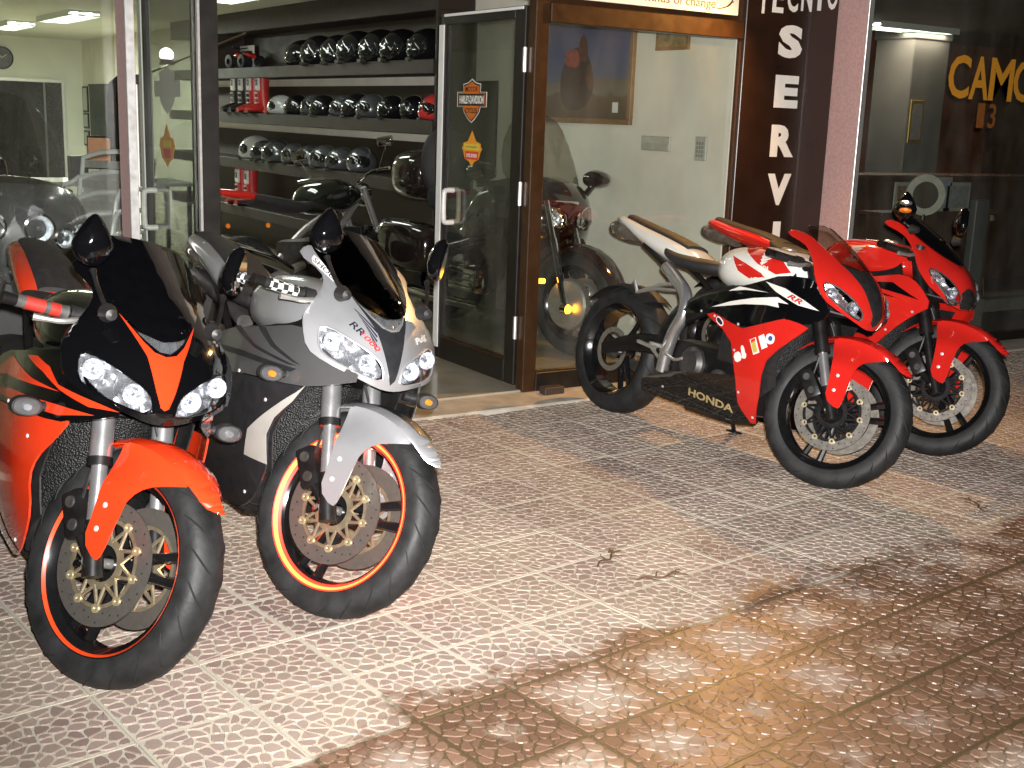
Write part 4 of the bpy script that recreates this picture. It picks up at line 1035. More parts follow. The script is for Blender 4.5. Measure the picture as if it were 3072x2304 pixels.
SCREEN_B = [(0, .885), (.05, .888), (.075, .895), (.092, .915), (.105, .955), (.112, 1.0), (.09, 1.035), (.05, 1.045), (0, 1.05)]
TAIL_B = [(-.92, 0, .963, .030, .012, .016), (-.83, 0, .950, .062, .022, .035), (-.66, 0, .905, .088, .038, .060), (-.46, 0, .858, .102, .050, .072), (-.31, 0, .825, .10, .045, .06), (-.22, 0, .808, .07, .02, .035)]
WB = dict(screws=[(.145, .592), (.30, .47), (.335, .30), (.41, .21), (.05, .60), (.30, .58), (-.20, .22)], kind='B', sweep=2.3, nx=.01, cowl=COWL_B, hl=HL_B, screen=SCREEN_B, tail=TAIL_B, screen_m=M_screen, disc=M_disc, carrier=M_blkm, bobbin=M_goldb, fork=M_blkm, slider=M_fork,
    nose=P_red, fender=P_red, grip=M_blkp, tank_m=P_white, tail_m=P_white, nose_decals=[('nose_duct', sym([(0, .675), (.02, .69), (.036, .75), (.048, .81), (.074, .882), (.088, .905), (0, .888)]), M_blkp, .002)],
    panels=[('mid_fairing', [(-.10, .565), (-.03, .644), (.189, .710), (.36, .775), (.447, .815), (.60, .822), (.66, .75), (.70, .69), (.624, .630), (.528, .645), (.434, .608), (.329, .570), (.249, .584), (.134, .609)], P_black, 1),
            ('lower_fairing', [(.090, .592), (.134, .606), (.249, .580), (.329, .566), (.434, .604), (.528, .642), (.59, .637), (.632, .624), (.60, .587), (.525, .514), (.478, .46), (.460, .396), (.452, .319), (.42, .188), (.395, .182), (.348, .228), (.328, .255), (.317, .353), (.292, .448), (.274, .499), (.213, .543)], P_red, 0),
            ('belly_pan', [(-.365, .235), (-.223, .288), (-.108, .306), (.12, .34), (.310, .366), (.316, .353), (.327, .255), (.347, .227), (.40, .178), (.218, .166), (-.034, .160), (-.223, .162), (-.385, .170)], P_black, 0)],
    decals=[('fairing_stripe', 'mid_fairing', [(.382, .776), (.491, .762), (.593, .728), (.657, .699), (.57, .705), (.455, .742)], P_white, .002),
            ('fairing_stripe', 'mid_fairing', [(.114, .627), (.223, .666), (.355, .7), (.474, .722), (.531, .702), (.48, .701), (.493, .681), (.432, .682), (.311, .667), (.208, .645)], P_white, .002),
            ('fairing_stripe', 'mid_fairing', [(.194, .708), (.253, .736), (.421, .733), (.293, .726)], P_white, .002)],
    tank_decals=[('tank_panel', [(.131, .908), (.184, .922), (.287, .918), (.385, .872), (.440, .830), (.38, .812), (.275, .843)], P_red, .002), ('tank_panel', [(.10, .862), (.215, .835), (.307, .807), (.349, .776), (.28, .764), (.17, .80)], P_red, .002)], wing=(.31, .870, .85, P_white),
    tail_decals=[('tail_trim', [(-.86, .915), (-.70, .872), (-.56, .82), (-.46, .80), (-.60, .83), (-.76, .885)], P_red)],
    texts=[('HONDA', 'belly_pan', .145, .228, -3.5, .30, .036, P_dgold, .15), ('RR', 'mid_fairing', .55, .728, -16, .07, .02, P_red, .3)], mirrors=None)
def wb_extra(root, p):
    for lf in [c for c in root.children if c.name.startswith('lower_fairing')]:
        sd = -1 if min(v.co.y for v in lf.data.vertices) < -.1 else 1
        if sd > 0: continue
        F = lambda off: (lambda a, b: (a, sd * (half_w(a, b) + off), b))
        def patch(name, cx, cz, w, h, ang, m, off=.002, rnd_=2):
            q = [(-w / 2, -h / 2), (w / 2, -h / 2), (w / 2, h / 2), (-w / 2, h / 2)]; ca, sa = cos(radians(ang)), sin(radians(ang))
            q = chaikin(q, rnd_); obj(name, sheet([(cx + a * ca - b * sa, cz + a * sa + b * ca) for a, b in q], F(off), .03, .0006, (0, -sd, 0)), m, lf)
        patch('oval_sticker', .185, .575, .055, .028, -28, M_let); patch('oval_sticker', .185, .575, .044, .018, -28, mat('decal_dark', (.015, .015, .03)), .003)
        patch('sponsor_sticker', .326, .446, .042, .040, 30, M_let, .002, 1); patch('sponsor_sticker', .355, .472, .020, .055, 25, M_let); patch('sponsor_sticker', .362, .458, .026, .026, 0, M_let, .0026)
        patch('sponsor_sticker', .413, .507, .034, .066, 28, M_let, .002, 0); patch('sponsor_sticker', .414, .503, .024, .046, 28, mat('decal_yellow', (.55, .42, .08)), .003, 0); patch('sponsor_sticker', .402, .528, .024, .014, 28, mat('decal_red', (.60, .03, .03)), .003, 0)
        patch('sponsor_sticker', .452, .532, .030, .056, 30, M_let, .002, 0); patch('sponsor_sticker', .484, .550, .042, .042, 0, M_let, .0024); patch('sponsor_sticker', .486, .552, .020, .020, 0, mat('decal_blue', (.03, .08, .30)), .0032)
        obj('panel_plug', lathem([(.0001, sd * .205), (.014, sd * .205), (.017, sd * .19)], 14, 'y', (.566, 0, .612), closed=False), M_blkp, lf)
WB['extra'] = wb_extra
COWL_C = [(0, .672), (.03, .668), (.09, .685), (.16, .73), (.185, .78), (.192, .83), (.172, .885), (.155, .93), (.150, .96), (.185, .995), (.15, 1.02), (.112, 1.015), (.105, .955), (.085, .91), (.05, .875), (0, .86)]
HL_C = [(.050, .690), (.058, .735), (.085, .785), (.13, .822), (.160, .824), (.158, .79), (.13, .74), (.098, .690), (.07, .682)]
SCREEN_C = [(0, .86), (.05, .875), (.085, .91), (.108, .955), (.122, 1.0), (.105, 1.05), (.055, 1.072), (0, 1.078)]
RC = dict(screws=[(.62, .62), (.52, .52), (.40, .22), (.30, .68)], kind='C', sweep=2.3, nx=-.03, cowl=COWL_C, hl=HL_C, screen=SCREEN_C, tail=[(-1.00, 0, .905, .03, .018, .018), (-.93, 0, .90, .07, .03, .035), (-.75, 0, .87, .10, .035, .05), (-.55, 0, .845, .115, .035, .06), (-.38, 0, .82, .11, .02, .05), (-.30, 0, .80, .08, .01, .03)], screen_m=M_smoke,
    disc=M_disc, carrier=M_blkm, bobbin=M_goldb, fork=M_blkm, slider=M_blkm, nose=P_red, fender=P_red, grip=M_blkp, tank_m=P_red, tail_m=P_red, spin=1.25,
    nose_decals=[('nose_chin', sym([(0, .674), (.03, .672), (.046, .69), (.050, .74), (.02, .765), (0, .77)]), M_blkp, .002)],
    panels=[('mid_fairing', [(.0, .60), (.20, .70), (.438, .756), (.54, .78), (.62, .745), (.690, .660), (.627, .606), (.54, .515), (.465, .426), (.43, .386), (.44, .28), (.40, .19), (.20, .165), (.14, .26), (.20, .36), (.18, .46), (.08, .53)], P_red, 1)],
    decals=[('fairing_stripe', 'mid_fairing', [(.40, .722), (.50, .735), (.638, .676), (.558, .688), (.44, .700)], P_black, .002), ('fairing_stripe', 'mid_fairing', [(.28, .66), (.40, .690), (.55, .668), (.44, .672), (.34, .655)], P_black, .002)],
    tank_decals=[], wing=(.22, .85, .9, P_silver), mirrors=(.46, .20, 1.06), mirror_base=(.50, .16, .985), mirror_turn=(-50, -127), mirror_amber=True)

sportbike('sport_motorcycle', 'orange-red and black sport motorcycle with dark screen, leftmost outside', (-2.79, -2.265), 14, 27, RB)
sportbike('sport_motorcycle', 'silver and grey sport motorcycle with reflective rim tape, flash return painted as orange glow', (-2.12, -2.14), 14.8, 27, SG)
sportbike('sport_motorcycle', 'white, red and black sport motorcycle in front of the service sign', (.185, -1.913), 10.8, 24, WB)
sportbike('sport_motorcycle', 'all red sport motorcycle farthest right behind the white one', (1.008, -1.768), 10.8, 24, RC)
# ------------------------------------------------------------------ inside the motorcycle shop
M_tube = emis('tube_glow', (.92, 1.0, .93), 22.0)
M_fix = mat('fixture_white', (.74, .75, .70), .4, var=.04)
def fluorescent(x, y0, y1, z, label, e, along='y', group='ceiling lights of the motorcycle shop', col=(.90, 1.0, .86)):
    t = thing('ceiling_light', label, 'light', (x, (y0 + y1) / 2, z), 0 if along == 'y' else -pi / 2, group)
    h = (y1 - y0) / 2
    obj('tray', bxm(-.16, .16, -h, h, -.02, 0, bev=.004), M_fix, t)
    obj('side_louvre', bxm(-.165, -.1605, -h, h, -.06, -.0), M_fix, t); obj('side_louvre', bxm(.1605, .165, -h, h, -.06, -.0), M_fix, t)
    n = int(h * 2 / .09)
    for k in range(n):
        yy = -h + (k + .5) * 2 * h / n
        obj('cross_louvre', bxm(-.160, .160, yy - .002, yy + .002, -.055, -.038), M_fix, t)
    for xx in (-.075, .075): obj('tube', tubem([(xx, -h + .03, -.030), (xx, h - .03, -.030)], .013, 10), M_tube, t)
    l = light('tube_light', 'AREA', (0, 0, -.068), e, col, t, shape='RECTANGLE', size=.28, size_y=2 * h - .06)
    return t
fluorescent(-.25, 11.1, 12.5, CZ, 'fluorescent ceiling light at the far left corner of the ceiling', 95)
fluorescent(-.1, 8.6, 10.2, CZ, 'larger fluorescent ceiling light right of the corner one', 80)
fluorescent(.30, 3.9, 5.7, CZ, 'fluorescent ceiling light over the helmet shelves', 4.5)
fluorescent(-.5, 2.3, 3.7, CZ, 'fluorescent ceiling light nearest the open shop doors', 3)

M_brown = mat('shelf_brown', (.022, .012, .007), .6, var=.3, scale=9, bump=.05)
M_unit = mat('shelf_back', (.030, .019, .012), .6, var=.3, scale=6)
SH_Y0, SH_Y1 = 2.95, 9.4
unit = thing('wall_shelving', 'dark brown wall shelving full of helmets along the right wall', 'shelving', (1.40, SH_Y0, 0))
LZ = [.44, .93, 1.395, 1.845]
for z in LZ:
    obj('shelf', bxm(-.36, -.002, 0, SH_Y1 - SH_Y0, z - .105, z, bev=.004), M_brown, unit)
obj('cornice', bxm(-.33, -.002, 0, SH_Y1 - SH_Y0, 2.20, CZ - .002, bev=.006), M_brown, unit)
obj('upright', bxm(-.345, -.002, -.03, -.001, .022, 2.199), M_brown, unit)
obj('upright', bxm(-.345, -.002, 4.85, 4.88, 1.8455, 2.199), M_brown, unit)
for a, b in ((0, SH_Y1 - SH_Y0 - .02),):
    for z0, z1 in ((.022, .334), (.4405, .824), (.9305, 1.215), (1.3955, 1.67), (1.8455, 2.199)):
        obj('back_panel', bxm(-.02, -.0025, a + .002, b, z0, z1), M_unit, unit)
obj('side_panel', bxm(-.02, -.0025, -.36, -.0305, 1.02, 1.70), M_unit, unit)

def helmet_parts():
    bm = newbm(); bmesh.ops.create_uvsphere(bm, u_segments=28, v_segments=18, radius=1)
    for v in bm.verts:
        x, y, z = v.co
        if z < -.55: z = -.55 - (z + .55) * .15 * -1
        if x > .3 and z < -.05: x *= 1.10
        v.co = Vector((x * .150, y * .118, z * .128 + .075))
    finish(bm); A = bpy.data.meshes.new('helmet_shell'); bm.to_mesh(A); bm.free()
    for p in A.polygons: p.use_smooth = True
    def fv(a, b):
        y = .120 * sin(a) * 1.015; x = .153 * cos(a) * sqrt(max(.05, 1 - ((b - .075) / .135) ** 2)) + .003
        return (x, y, b)
    bm = sheet([(-1.15, .075), (-1.0, .045), (0, .030), (1.0, .045), (1.15, .075), (1.05, .125), (0, .140), (-1.05, .125)], fv, .14, .003, (-1, 0, 0), smooth=1)
    B = bpy.data.meshes.new('visor'); bm.to_mesh(B); bm.free()
    for p in B.polygons: p.use_smooth = True
    bm = newbm()
    loft(bm, [(.135, 0, -.002, .045, .014, .012), (.163, 0, .004, .030, .012, .010)], 14); finish(bm)
    C = bpy.data.meshes.new('chin_vent'); bm.to_mesh(C); bm.free()
    bm = newbm(); lathe(bm, [(.0001, .004), (.012, .004), (.015, -.002)], 12, 'y', (0, 0, 0), closed=False); finish(bm)
    D = bpy.data.meshes.new('visor_pivot'); bm.to_mesh(D); bm.free()
    return A, B, C, D
HP = helmet_parts()
M_visor = mat('dark_visor', (.010, .010, .012), .05, coat=1, var=.2)
H_blk = paint('helmet_black', (.006, .006, .007), .08); H_sil = paint('helmet_silver', (.15, .155, .16), .22, .6); H_wht = paint('helmet_white', (.42, .43, .42), .2); H_gra = paint('helmet_graphite', (.075, .08, .085), .2, .4); H_redw = paint('helmet_red', (.45, .03, .03), .2)
def helmet(loc, rz, m, label, s=1.0, vis=None, group='helmets on the wall shelves'):
    s *= rnd.uniform(.93, 1.07); t = thing('helmet', label, 'helmet', (loc[0] + rnd.uniform(-.03, .03), loc[1] + rnd.uniform(-.03, .03), loc[2]), rz + rnd.uniform(-.5, .5), group); t.scale = (s, s, s)
    for nm, me, mm in (('shell', HP[0], m), ('visor', HP[1], vis or M_visor), ('chin_vent', HP[2], M_blkp)):
        o = bpy.data.objects.new(nm, me); COL.objects.link(o); o.parent = t
        if not me.materials: me.materials.append(None)
        o.material_slots[0].link = 'OBJECT'; o.material_slots[0].material = mm
    return t
sp = .40
for k in range(7):
    y = 5.75 - k * sp
    helmet((1.20, y, 1.847), pi + rnd.uniform(-.25, .25), H_blk, f'glossy black helmet on the top shelf, {ORD[k]} from the left', 1.25, group='helmets on the top shelf')
cols = [H_wht, H_blk, H_gra, H_blk, H_gra, H_blk, H_gra, H_blk, H_blk, H_redw]
nm = ['white', 'black', 'graphite', 'black', 'graphite', 'black', 'graphite', 'black', 'black', 'red']
for k in range(10):
    y = 6.20 - k * .335
    helmet((1.19, y, 1.397), pi + rnd.uniform(-.3, .3), cols[k], f'{nm[k]} helmet on the second shelf from the top, {ORD[k]} from the left', .94, group='helmets on the second shelf')
for k in range(8):
    y = 6.98 - k * .36
    m = [H_wht, H_gra, H_gra, H_sil, H_gra, H_sil, H_gra, H_sil][k]; nn = ['white', 'graphite', 'graphite', 'silver', 'graphite', 'silver', 'graphite', 'silver'][k]
    helmet((1.17, y, .932), pi + rnd.uniform(-.3, .3), m, f'{nn} helmet on the third shelf from the top, {ORD[k]} from the left', 1.0 if k else 1.25, group='helmets on the third shelf')

def boot(loc, rz, m, m2, label, mirror=1):
    t = thing('boot', label, 'boot', loc, rz, 'motocross boots on the shelves')
    bm = newbm()
    for v in []: pass
    S = [(-.02, .0, .055, .055), (.06, .0, .058, .060), (.16, .01, .052, .058), (.28, .015, .062, .066), (.36, .015, .066, .07)]
    rings = []
    for z, xo, hw, hl in S:
        rings.append([bm.verts.new((xo + hl * cos(2 * pi * j / 16), hw * sin(2 * pi * j / 16), z + .02)) for j in range(16)])
    for A, B in zip(rings, rings[1:]):
        for j in range(16): bm.faces.new((A[j], A[(j + 1) % 16], B[(j + 1) % 16], B[j]))
    bm.faces.new(rings[0][::-1]); bm.faces.new(rings[-1]); finish(bm); obj('shaft', bm, m, t)
    obj('foot', loftm([(-.06, 0, .045, .045, .05, .035), (.04, 0, .05, .05, .055, .04), (.14, 0, .04, .052, .04, .03), (.21, 0, .03, .035, .02, .02)], 3), m, t)
    obj('sole', bxm(-.07, .215, -.048, .048, .0, .014, bev=.006), M_blkp, t)
    obj('shin_plate', bxm(.062, .088, -.045, .045, .22, .37, bev=.012), m2, t)
    obj('lettering', textfit('GR', .05, .06, .001, .03), M_blkp, t, smooth=False, mw=Matrix.Translation((.0885, 0, .30)) @ Matrix(((0, 0, 1, 0), (1, 0, 0, 0), (0, 1, 0, 0), (0, 0, 0, 1))))
    for z in (.10, .15, .20): obj('buckle', bxm(.02, .075, -.066, -.05, z - .010, z + .010, bev=.004), m2, t)
B_blk = mat('boot_black', (.02, .02, .02), .4); B_red = mat('boot_red', (.50, .03, .025), .4); B_wht = mat('boot_white', (.70, .68, .64), .45)
for k, (y, z, m, nn) in enumerate([(7.45, 1.396, B_blk, 'leftmost black and white motocross boot on the shelf'), (7.22, 1.396, B_blk, 'second black and white motocross boot, left of the red pair'), (6.98, 1.396, B_red, 'red and white motocross boot right of the black pair'), (6.74, 1.396, B_red, 'second red and white motocross boot, beside the helmets'), (7.35, .441, B_red, 'red and white motocross boot on the low shelf, left one'), (7.08, .441, B_red, 'red and white motocross boot on the low shelf, right one')]):
    boot((1.19, y, z), pi + .15, m, B_wht, nn)
# toy quad on the top shelf
t = thing('toy_quad', 'small red and black toy quad bike on the top shelf', 'toy', (1.2, 7.3, 1.846), pi / 2 + .2)
obj('body', loftm([(-.17, 0, .12, .03, .02, .02), (-.10, 0, .13, .06, .035, .03), (.02, 0, .12, .05, .03, .03), (.12, 0, .13, .055, .04, .03), (.17, 0, .11, .03, .02, .02)], 3), P_red, t)
obj('saddle', bxm(-.10, .05, -.035, .035, .16, .18, bev=.008), M_seat, t)
obj('handlebar', tubem([(.09, -.09, .215), (.10, 0, .20), (.09, .09, .215)], .006, 6), M_blkm, t)
for x in (-.12, .12):
    for y in (-.1, .1): obj('wheel', lathem([(.068, -.025), (.03, -.03), (.03, .03), (.068, .025)], 20, 'y', (x, y, .068)), M_tyre, t)
obj('bumper', tubem(crom([(.15, -.05, .06), (.20, -.03, .09), (.20, .03, .09), (.15, .05, .06)], 3), .006, 6), M_blkm, t)
t = thing('white_card', 'white display card leaning behind the toy quad bike', 'card', (1.34, 7.75, 1.846))
obj('board', bxm(-.006, .006, -.35, .35, 0, .25, bev=.002), M_white, t); obj('fold', bxm(-.03, -.0065, -.33, .33, 0, .01), M_white, t)

# pictures and small things on the right wall
M_wood = mat('picture_frame_wood', (.22, .11, .035), .4, var=.3, scale=14)
def poster_mat():
    m = bpy.data.materials.new('racing_print'); nt, p = nodes_of(m); N = nt.nodes; L = nt.links
    tc = N.new('ShaderNodeTexCoord'); sp_ = N.new('ShaderNodeSeparateXYZ'); L.new(tc.outputs['Object'], sp_.inputs[0])
    nz = N.new('ShaderNodeTexNoise'); nz.inputs['Scale'].default_value = 6; L.new(tc.outputs['Object'], nz.inputs['Vector'])
    ad = N.new('ShaderNodeMath'); ad.operation = 'MULTIPLY_ADD'; ad.inputs[1].default_value = .12; L.new(nz.outputs['Fac'], ad.inputs[0]); L.new(sp_.outputs[2], ad.inputs[2])
    r = N.new('ShaderNodeValToRGB'); e = r.color_ramp.elements
    e[0].position = 0; e[0].color = (.07, .045, .025, 1); e[1].position = 1; e[1].color = (.10, .075, .13, 1)
    for ps, c in ((.30, (.10, .065, .035, 1)), (.33, (.16, .14, .11, 1)), (.42, (.15, .11, .075, 1)), (.46, (.09, .10, .17, 1)), (.7, (.08, .09, .19, 1))):
        q = e.new(ps); q.color = c
    mp = N.new('ShaderNodeMapRange'); mp.inputs['From Min'].default_value = -.31; mp.inputs['From Max'].default_value = .37
    L.new(ad.outputs[0], mp.inputs['Value']); L.new(mp.outputs[0], r.inputs[0]); L.new(r.outputs[0], p.inputs['Base Color']); p.inputs['Roughness'].default_value = .35
    return m
t = thing('framed_picture', 'large wood-framed motorcycle racing picture on the right wall', 'picture', (1.398, 1.55, 1.76))
W2, H2 = .54, .31
for a, b, c, d in ((-W2, W2, H2, H2 + .035), (-W2, W2, -H2 - .035, -H2)): obj('frame_rail', bxm(-.03, 0, a - .035, b + .035, c, d, bev=.004), M_wood, t)
for a in (-W2 - .035, W2): obj('frame_stile', bxm(-.029, 0, a, a + .035, -H2 + .0005, H2 - .0005, bev=.003), M_wood, t)
pr_ = obj('print', bxm(-.012, -.004, -W2, W2, -H2, H2), poster_mat(), t)
def pblob(poly, m, off): obj('print_figure', sheet([(a, b) for a, b in poly], lambda a, b: (-.0125 - off, a, b), .3, .0004, (1, 0, 0), smooth=2), m, pr_)
pm = lambda n, c: mat('print_' + n, c, .5, var=.45, scale=28)
pblob([(-.05, -.26), (.20, -.26), (.24, -.05), (.16, .10), (.05, .16), (-.06, .12), (-.14, .0), (-.16, -.14)], pm('dark', (.045, .018, .012)), 0)
pblob([(.0, .02), (.16, .02), (.2, .10), (.12, .15), (.02, .12)], pm('red', (.26, .03, .02)), .0006)
pblob([(-.08, .05), (.02, .06), (.03, .18), (-.02, .24), (-.07, .18)], pm('rider', (.10, .03, .015)), .0007)
pblob([(-.16, -.14), (-.05, -.10), (-.08, .05), (-.14, .0)], pm('brown', (.10, .04, .02)), .0009)
obj('print_stamp', bxm(-.0135, -.0128, -.43, -.37, -.27, -.205), M_let, pr_)
t = thing('framed_picture', 'smaller framed picture high on the wall, cut by the window beam', 'picture', (1.398, .62, 1.985))
for a, b, c, d in ((-.15, .15, .12, .14), (-.15, .15, -.12, -.10)): obj('frame_rail', bxm(-.02, 0, a, b, c, d), M_wood, t)
for a in (-.15, .13): obj('frame_stile', bxm(-.019, 0, a, a + .02, -.0995, .1195), M_wood, t)
obj('print', bxm(-.012, -.004, -.13, .13, -.10, .12), pm('ochre', (.28, .19, .08)), t)
t = thing('wall_unit', 'flat grey control unit on the white wall', 'control unit', (1.398, .72, 1.31))
obj('case', bxm(-.02, 0, -.14, .14, -.045, .045, bev=.006), mat('unit_grey', (.46, .45, .40), .5), t); obj('flap', bxm(-.024, -.0205, -.125, .125, -.038, .0, bev=.002), mat('unit_flap', (.40, .39, .35), .5), t)
t = thing('keypad', 'small wall keypad with rows of buttons near the window edge', 'keypad', (1.398, .30, 1.30))
obj('case', bxm(-.02, 0, -.05, .05, -.075, .065, bev=.005), mat('unit_grey', (.46, .45, .40)), t)
for a in range(3):
    for b in range(4): obj('button', bxm(-.024, -.0205, -.030 + a * .023, -.014 + a * .023, -.055 + b * .024, -.038 + b * .024, bev=.002), mat('button_grey', (.22, .21, .19), .5), t)

# far end of the shop
M_void = mat('dark_opening', (.012, .012, .013), .25, var=.3)
t = thing('dark_doorway', 'dark glazed opening in the far back wall', 'doorway', (.45, 14.995, 0))
obj('leaf', bxm(-1.0, .60, -.03, -.001, .022, 1.73), M_void, t)
for x in (-1.05, .605): obj('jamb', bxm(x, x + .045, -.05, -.001, .022, 1.78), M_alu, t)
obj('lintel', bxm(-1.004, .604, -.05, -.001, 1.735, 1.78), M_alu, t)
obj('mullion', bxm(.33, .36, -.045, -.0305, .022, 1.73), mat('mullion_grey', (.20, .21, .21), .5), t)
t = thing('wall_clock', 'round dark wall clock high on the far wall', 'clock', (.20, 14.99, 2.07))
obj('rim', lathem([(.17, 0), (.17, -.03), (.15, -.035), (.15, 0)], 40, 'y'), M_dark, t)
obj('face', lathem([(.0001, -.02), (.149, -.02), (.149, 0)], 40, 'y', closed=False), mat('clock_face', (.10, .10, .11), .4, var=.4, scale=20), t)
for a, l_ in ((.6, .09), (2.2, .12)): obj('hand', tubem([(0, -.024, 0), (l_ * cos(a), -.024, l_ * sin(a))], .004, 6), M_white, t)
t = thing('notice_board', 'dark notice board on the right wall near the back', 'board', (1.398, 13.95, 1.28))
obj('panel', bxm(-.02, 0, -.62, .62, -.40, .42), mat('notice_dark', (.05, .055, .05), .5, var=.9, scale=22), t)
obj('frame_rail', bxm(-.03, 0, -.64, .64, .4205, .45), M_dark, t); obj('frame_rail', bxm(-.03, 0, -.64, .64, -.43, -.4005), M_dark, t)
for k, z in enumerate((1.50, 1.17, .90)):
    t = thing('framed_certificate', ['top', 'middle', 'bottom'][k] + ' narrow black frame of the three left of the notice board', 'frame', (1.398, 14.85, z))
    h = .20 if k == 0 else .12
    obj('frame_border', bxm(-.02, 0, -.16, .16, -h, h, bev=.003), M_dark, t); obj('sheet', bxm(-.022, -.0205, -.12, .12, -h + .03, h - .03), mat('certificate', (.50, .52, .44), .5), t)

# stacked aluminium chairs behind the left window
M_cha = mat('polished_tube', (.86, .87, .86), .25, metal=.45, var=.06)
def chair(loc, rz, label):
    t = thing('cafe_chair', label, 'chair', loc, rz, 'stacked aluminium chairs behind the left window')
    for sd in (-1, 1):
        P = [(.22, sd * .24, 0), (.20, sd * .25, .42), (.17, sd * .265, .64), (.06, sd * .27, .67), (-.16, sd * .26, .66), (-.24, sd * .23, .70)]
        obj('arm_leg', tubem(crom(P, 4), .0125, 8), M_cha, t)
        P = [(-.25, sd * .21, 0), (-.19, sd * .21, .42), (-.26, sd * .215, .80)]
        obj('back_leg', tubem(crom(P, 4), .0125, 8), M_cha, t)
    obj('seat_rail', tubem([(.20, -.24, .42), (.20, .24, .42)], .010, 8), M_cha, t)
    for k in range(6): obj('seat_slat', bxm(-.19 + k * .066, -.138 + k * .066, -.22, .22, .425, .435, bev=.002), M_alu, t)
    P = [(-.26, -.215, .80), (-.29, -.1, .835), (-.29, .1, .835), (-.26, .215, .80)]
    obj('top_rail', tubem(crom(P, 4), .0125, 8), M_cha, t)
    for z in (.56, .63, .70, .77):
        xx = -.205 - (z - .45) * .13; obj('back_slat', bxm(xx - .006, xx + .002, -.20, .20, z - .02, z + .02, bev=.002), M_alu, t)
for k in range(4): chair((-1.96 + .03 * k, 1.18 + .05 * k, .023 + .105 * k), -2.4, ['lowest', 'second lowest', 'second highest', 'topmost'][k] + ' aluminium chair of the stack behind the left window')
t = thing('price_board', 'peach coloured notice board on a stand beyond the chairs', 'notice', (-1.10, 4.2, 0), -.5)
obj('sheet', bxm(-.08, .08, -.012, 0, .965, 1.18, bev=.003), mat('peach_card', (.80, .38, .22), .5, var=.06), t); obj('backing', bxm(-.09, .09, .0005, .012, .95, 1.195), M_dark, t)
obj('stand', tubem([(0, .02, .022), (0, .02, .949)], .012, 8), M_alu, t); obj('foot', bxm(-.15, .15, -.12, .14, .0225, .035), M_dark, t)
t = thing('display_table', 'dark table with small boxes on it beyond the chairs', 'table', (-.75, 5.2, 0))
obj('top', bxm(-.6, .6, -.35, .35, .78, .81, bev=.004), M_white, t)
for x in (-.55, .55):
    for y in (-.3, .3): obj('leg', tubem([(x, y, .022), (x, y, .779)], .02, 8), M_dark, t)
t = thing('speaker_box', 'small black box standing on the display table', 'box', (-1.05, 5.1, .811)); obj('case', bxm(-.07, .07, -.06, .06, 0, .20, bev=.006), M_blkp, t); obj('front_grille', bxm(-.055, .055, -.063, -.0605, .02, .18), M_dark, t)
t = thing('jacket', 'red and black riding jacket hanging beyond the chairs', 'jacket', (-.80, 4.6, 1.05))
obj('body', loftm([(-.10, 0, .25, .12, .30, .50), (0, 0, .28, .17, .34, .55), (.10, 0, .25, .12, .30, .50)], 3), mat('jacket_black', (.02, .02, .022), .7, bump=.4), t)
for sd in (-1, 1): obj('sleeve', tubem(crom([(0, sd * .16, .52), (.02, sd * .24, .28), (.04, sd * .27, -.05)], 4), [.075] * 5 + [.06] * 4, 12), mat('jacket_red', (.42, .03, .03), .7, bump=.4), t)
obj('hanger_stand', tubem([(0, 0, -1.027), (0, 0, -.20)], .015, 8), M_alu, t)
# small spot lamp by the left door
t = thing('spot_lamp', 'small lit spot lamp on a thin arm above the left door sticker', 'lamp', (-1.50, 1.12, 1.62))
obj('arm', tubem([(-.15, .1, -.06), (.42, .05, .20)], .005, 6), M_chr, t); obj('shade', lathem([(.022, .03), (.04, -.03), (.036, -.03), (.018, .028)], 18, 'z', (.0, 0.075, .045)), M_alum, t)
bm = newbm(); bmesh.ops.create_uvsphere(bm, u_segments=16, v_segments=10, radius=.036); bmesh.ops.translate(bm, vec=(0, .072, .065), verts=bm.verts)
obj('bulb', bm, emis('spot_bulb', (1.0, .93, .85), 14), t)
obj('clip', bxm(-.17, -.13, .085, .115, -.09, -.04), M_dark, t); obj('post', tubem([(-.15, .1, -1.597), (-.15, .1, -.09)], .009, 8), M_alu, t)

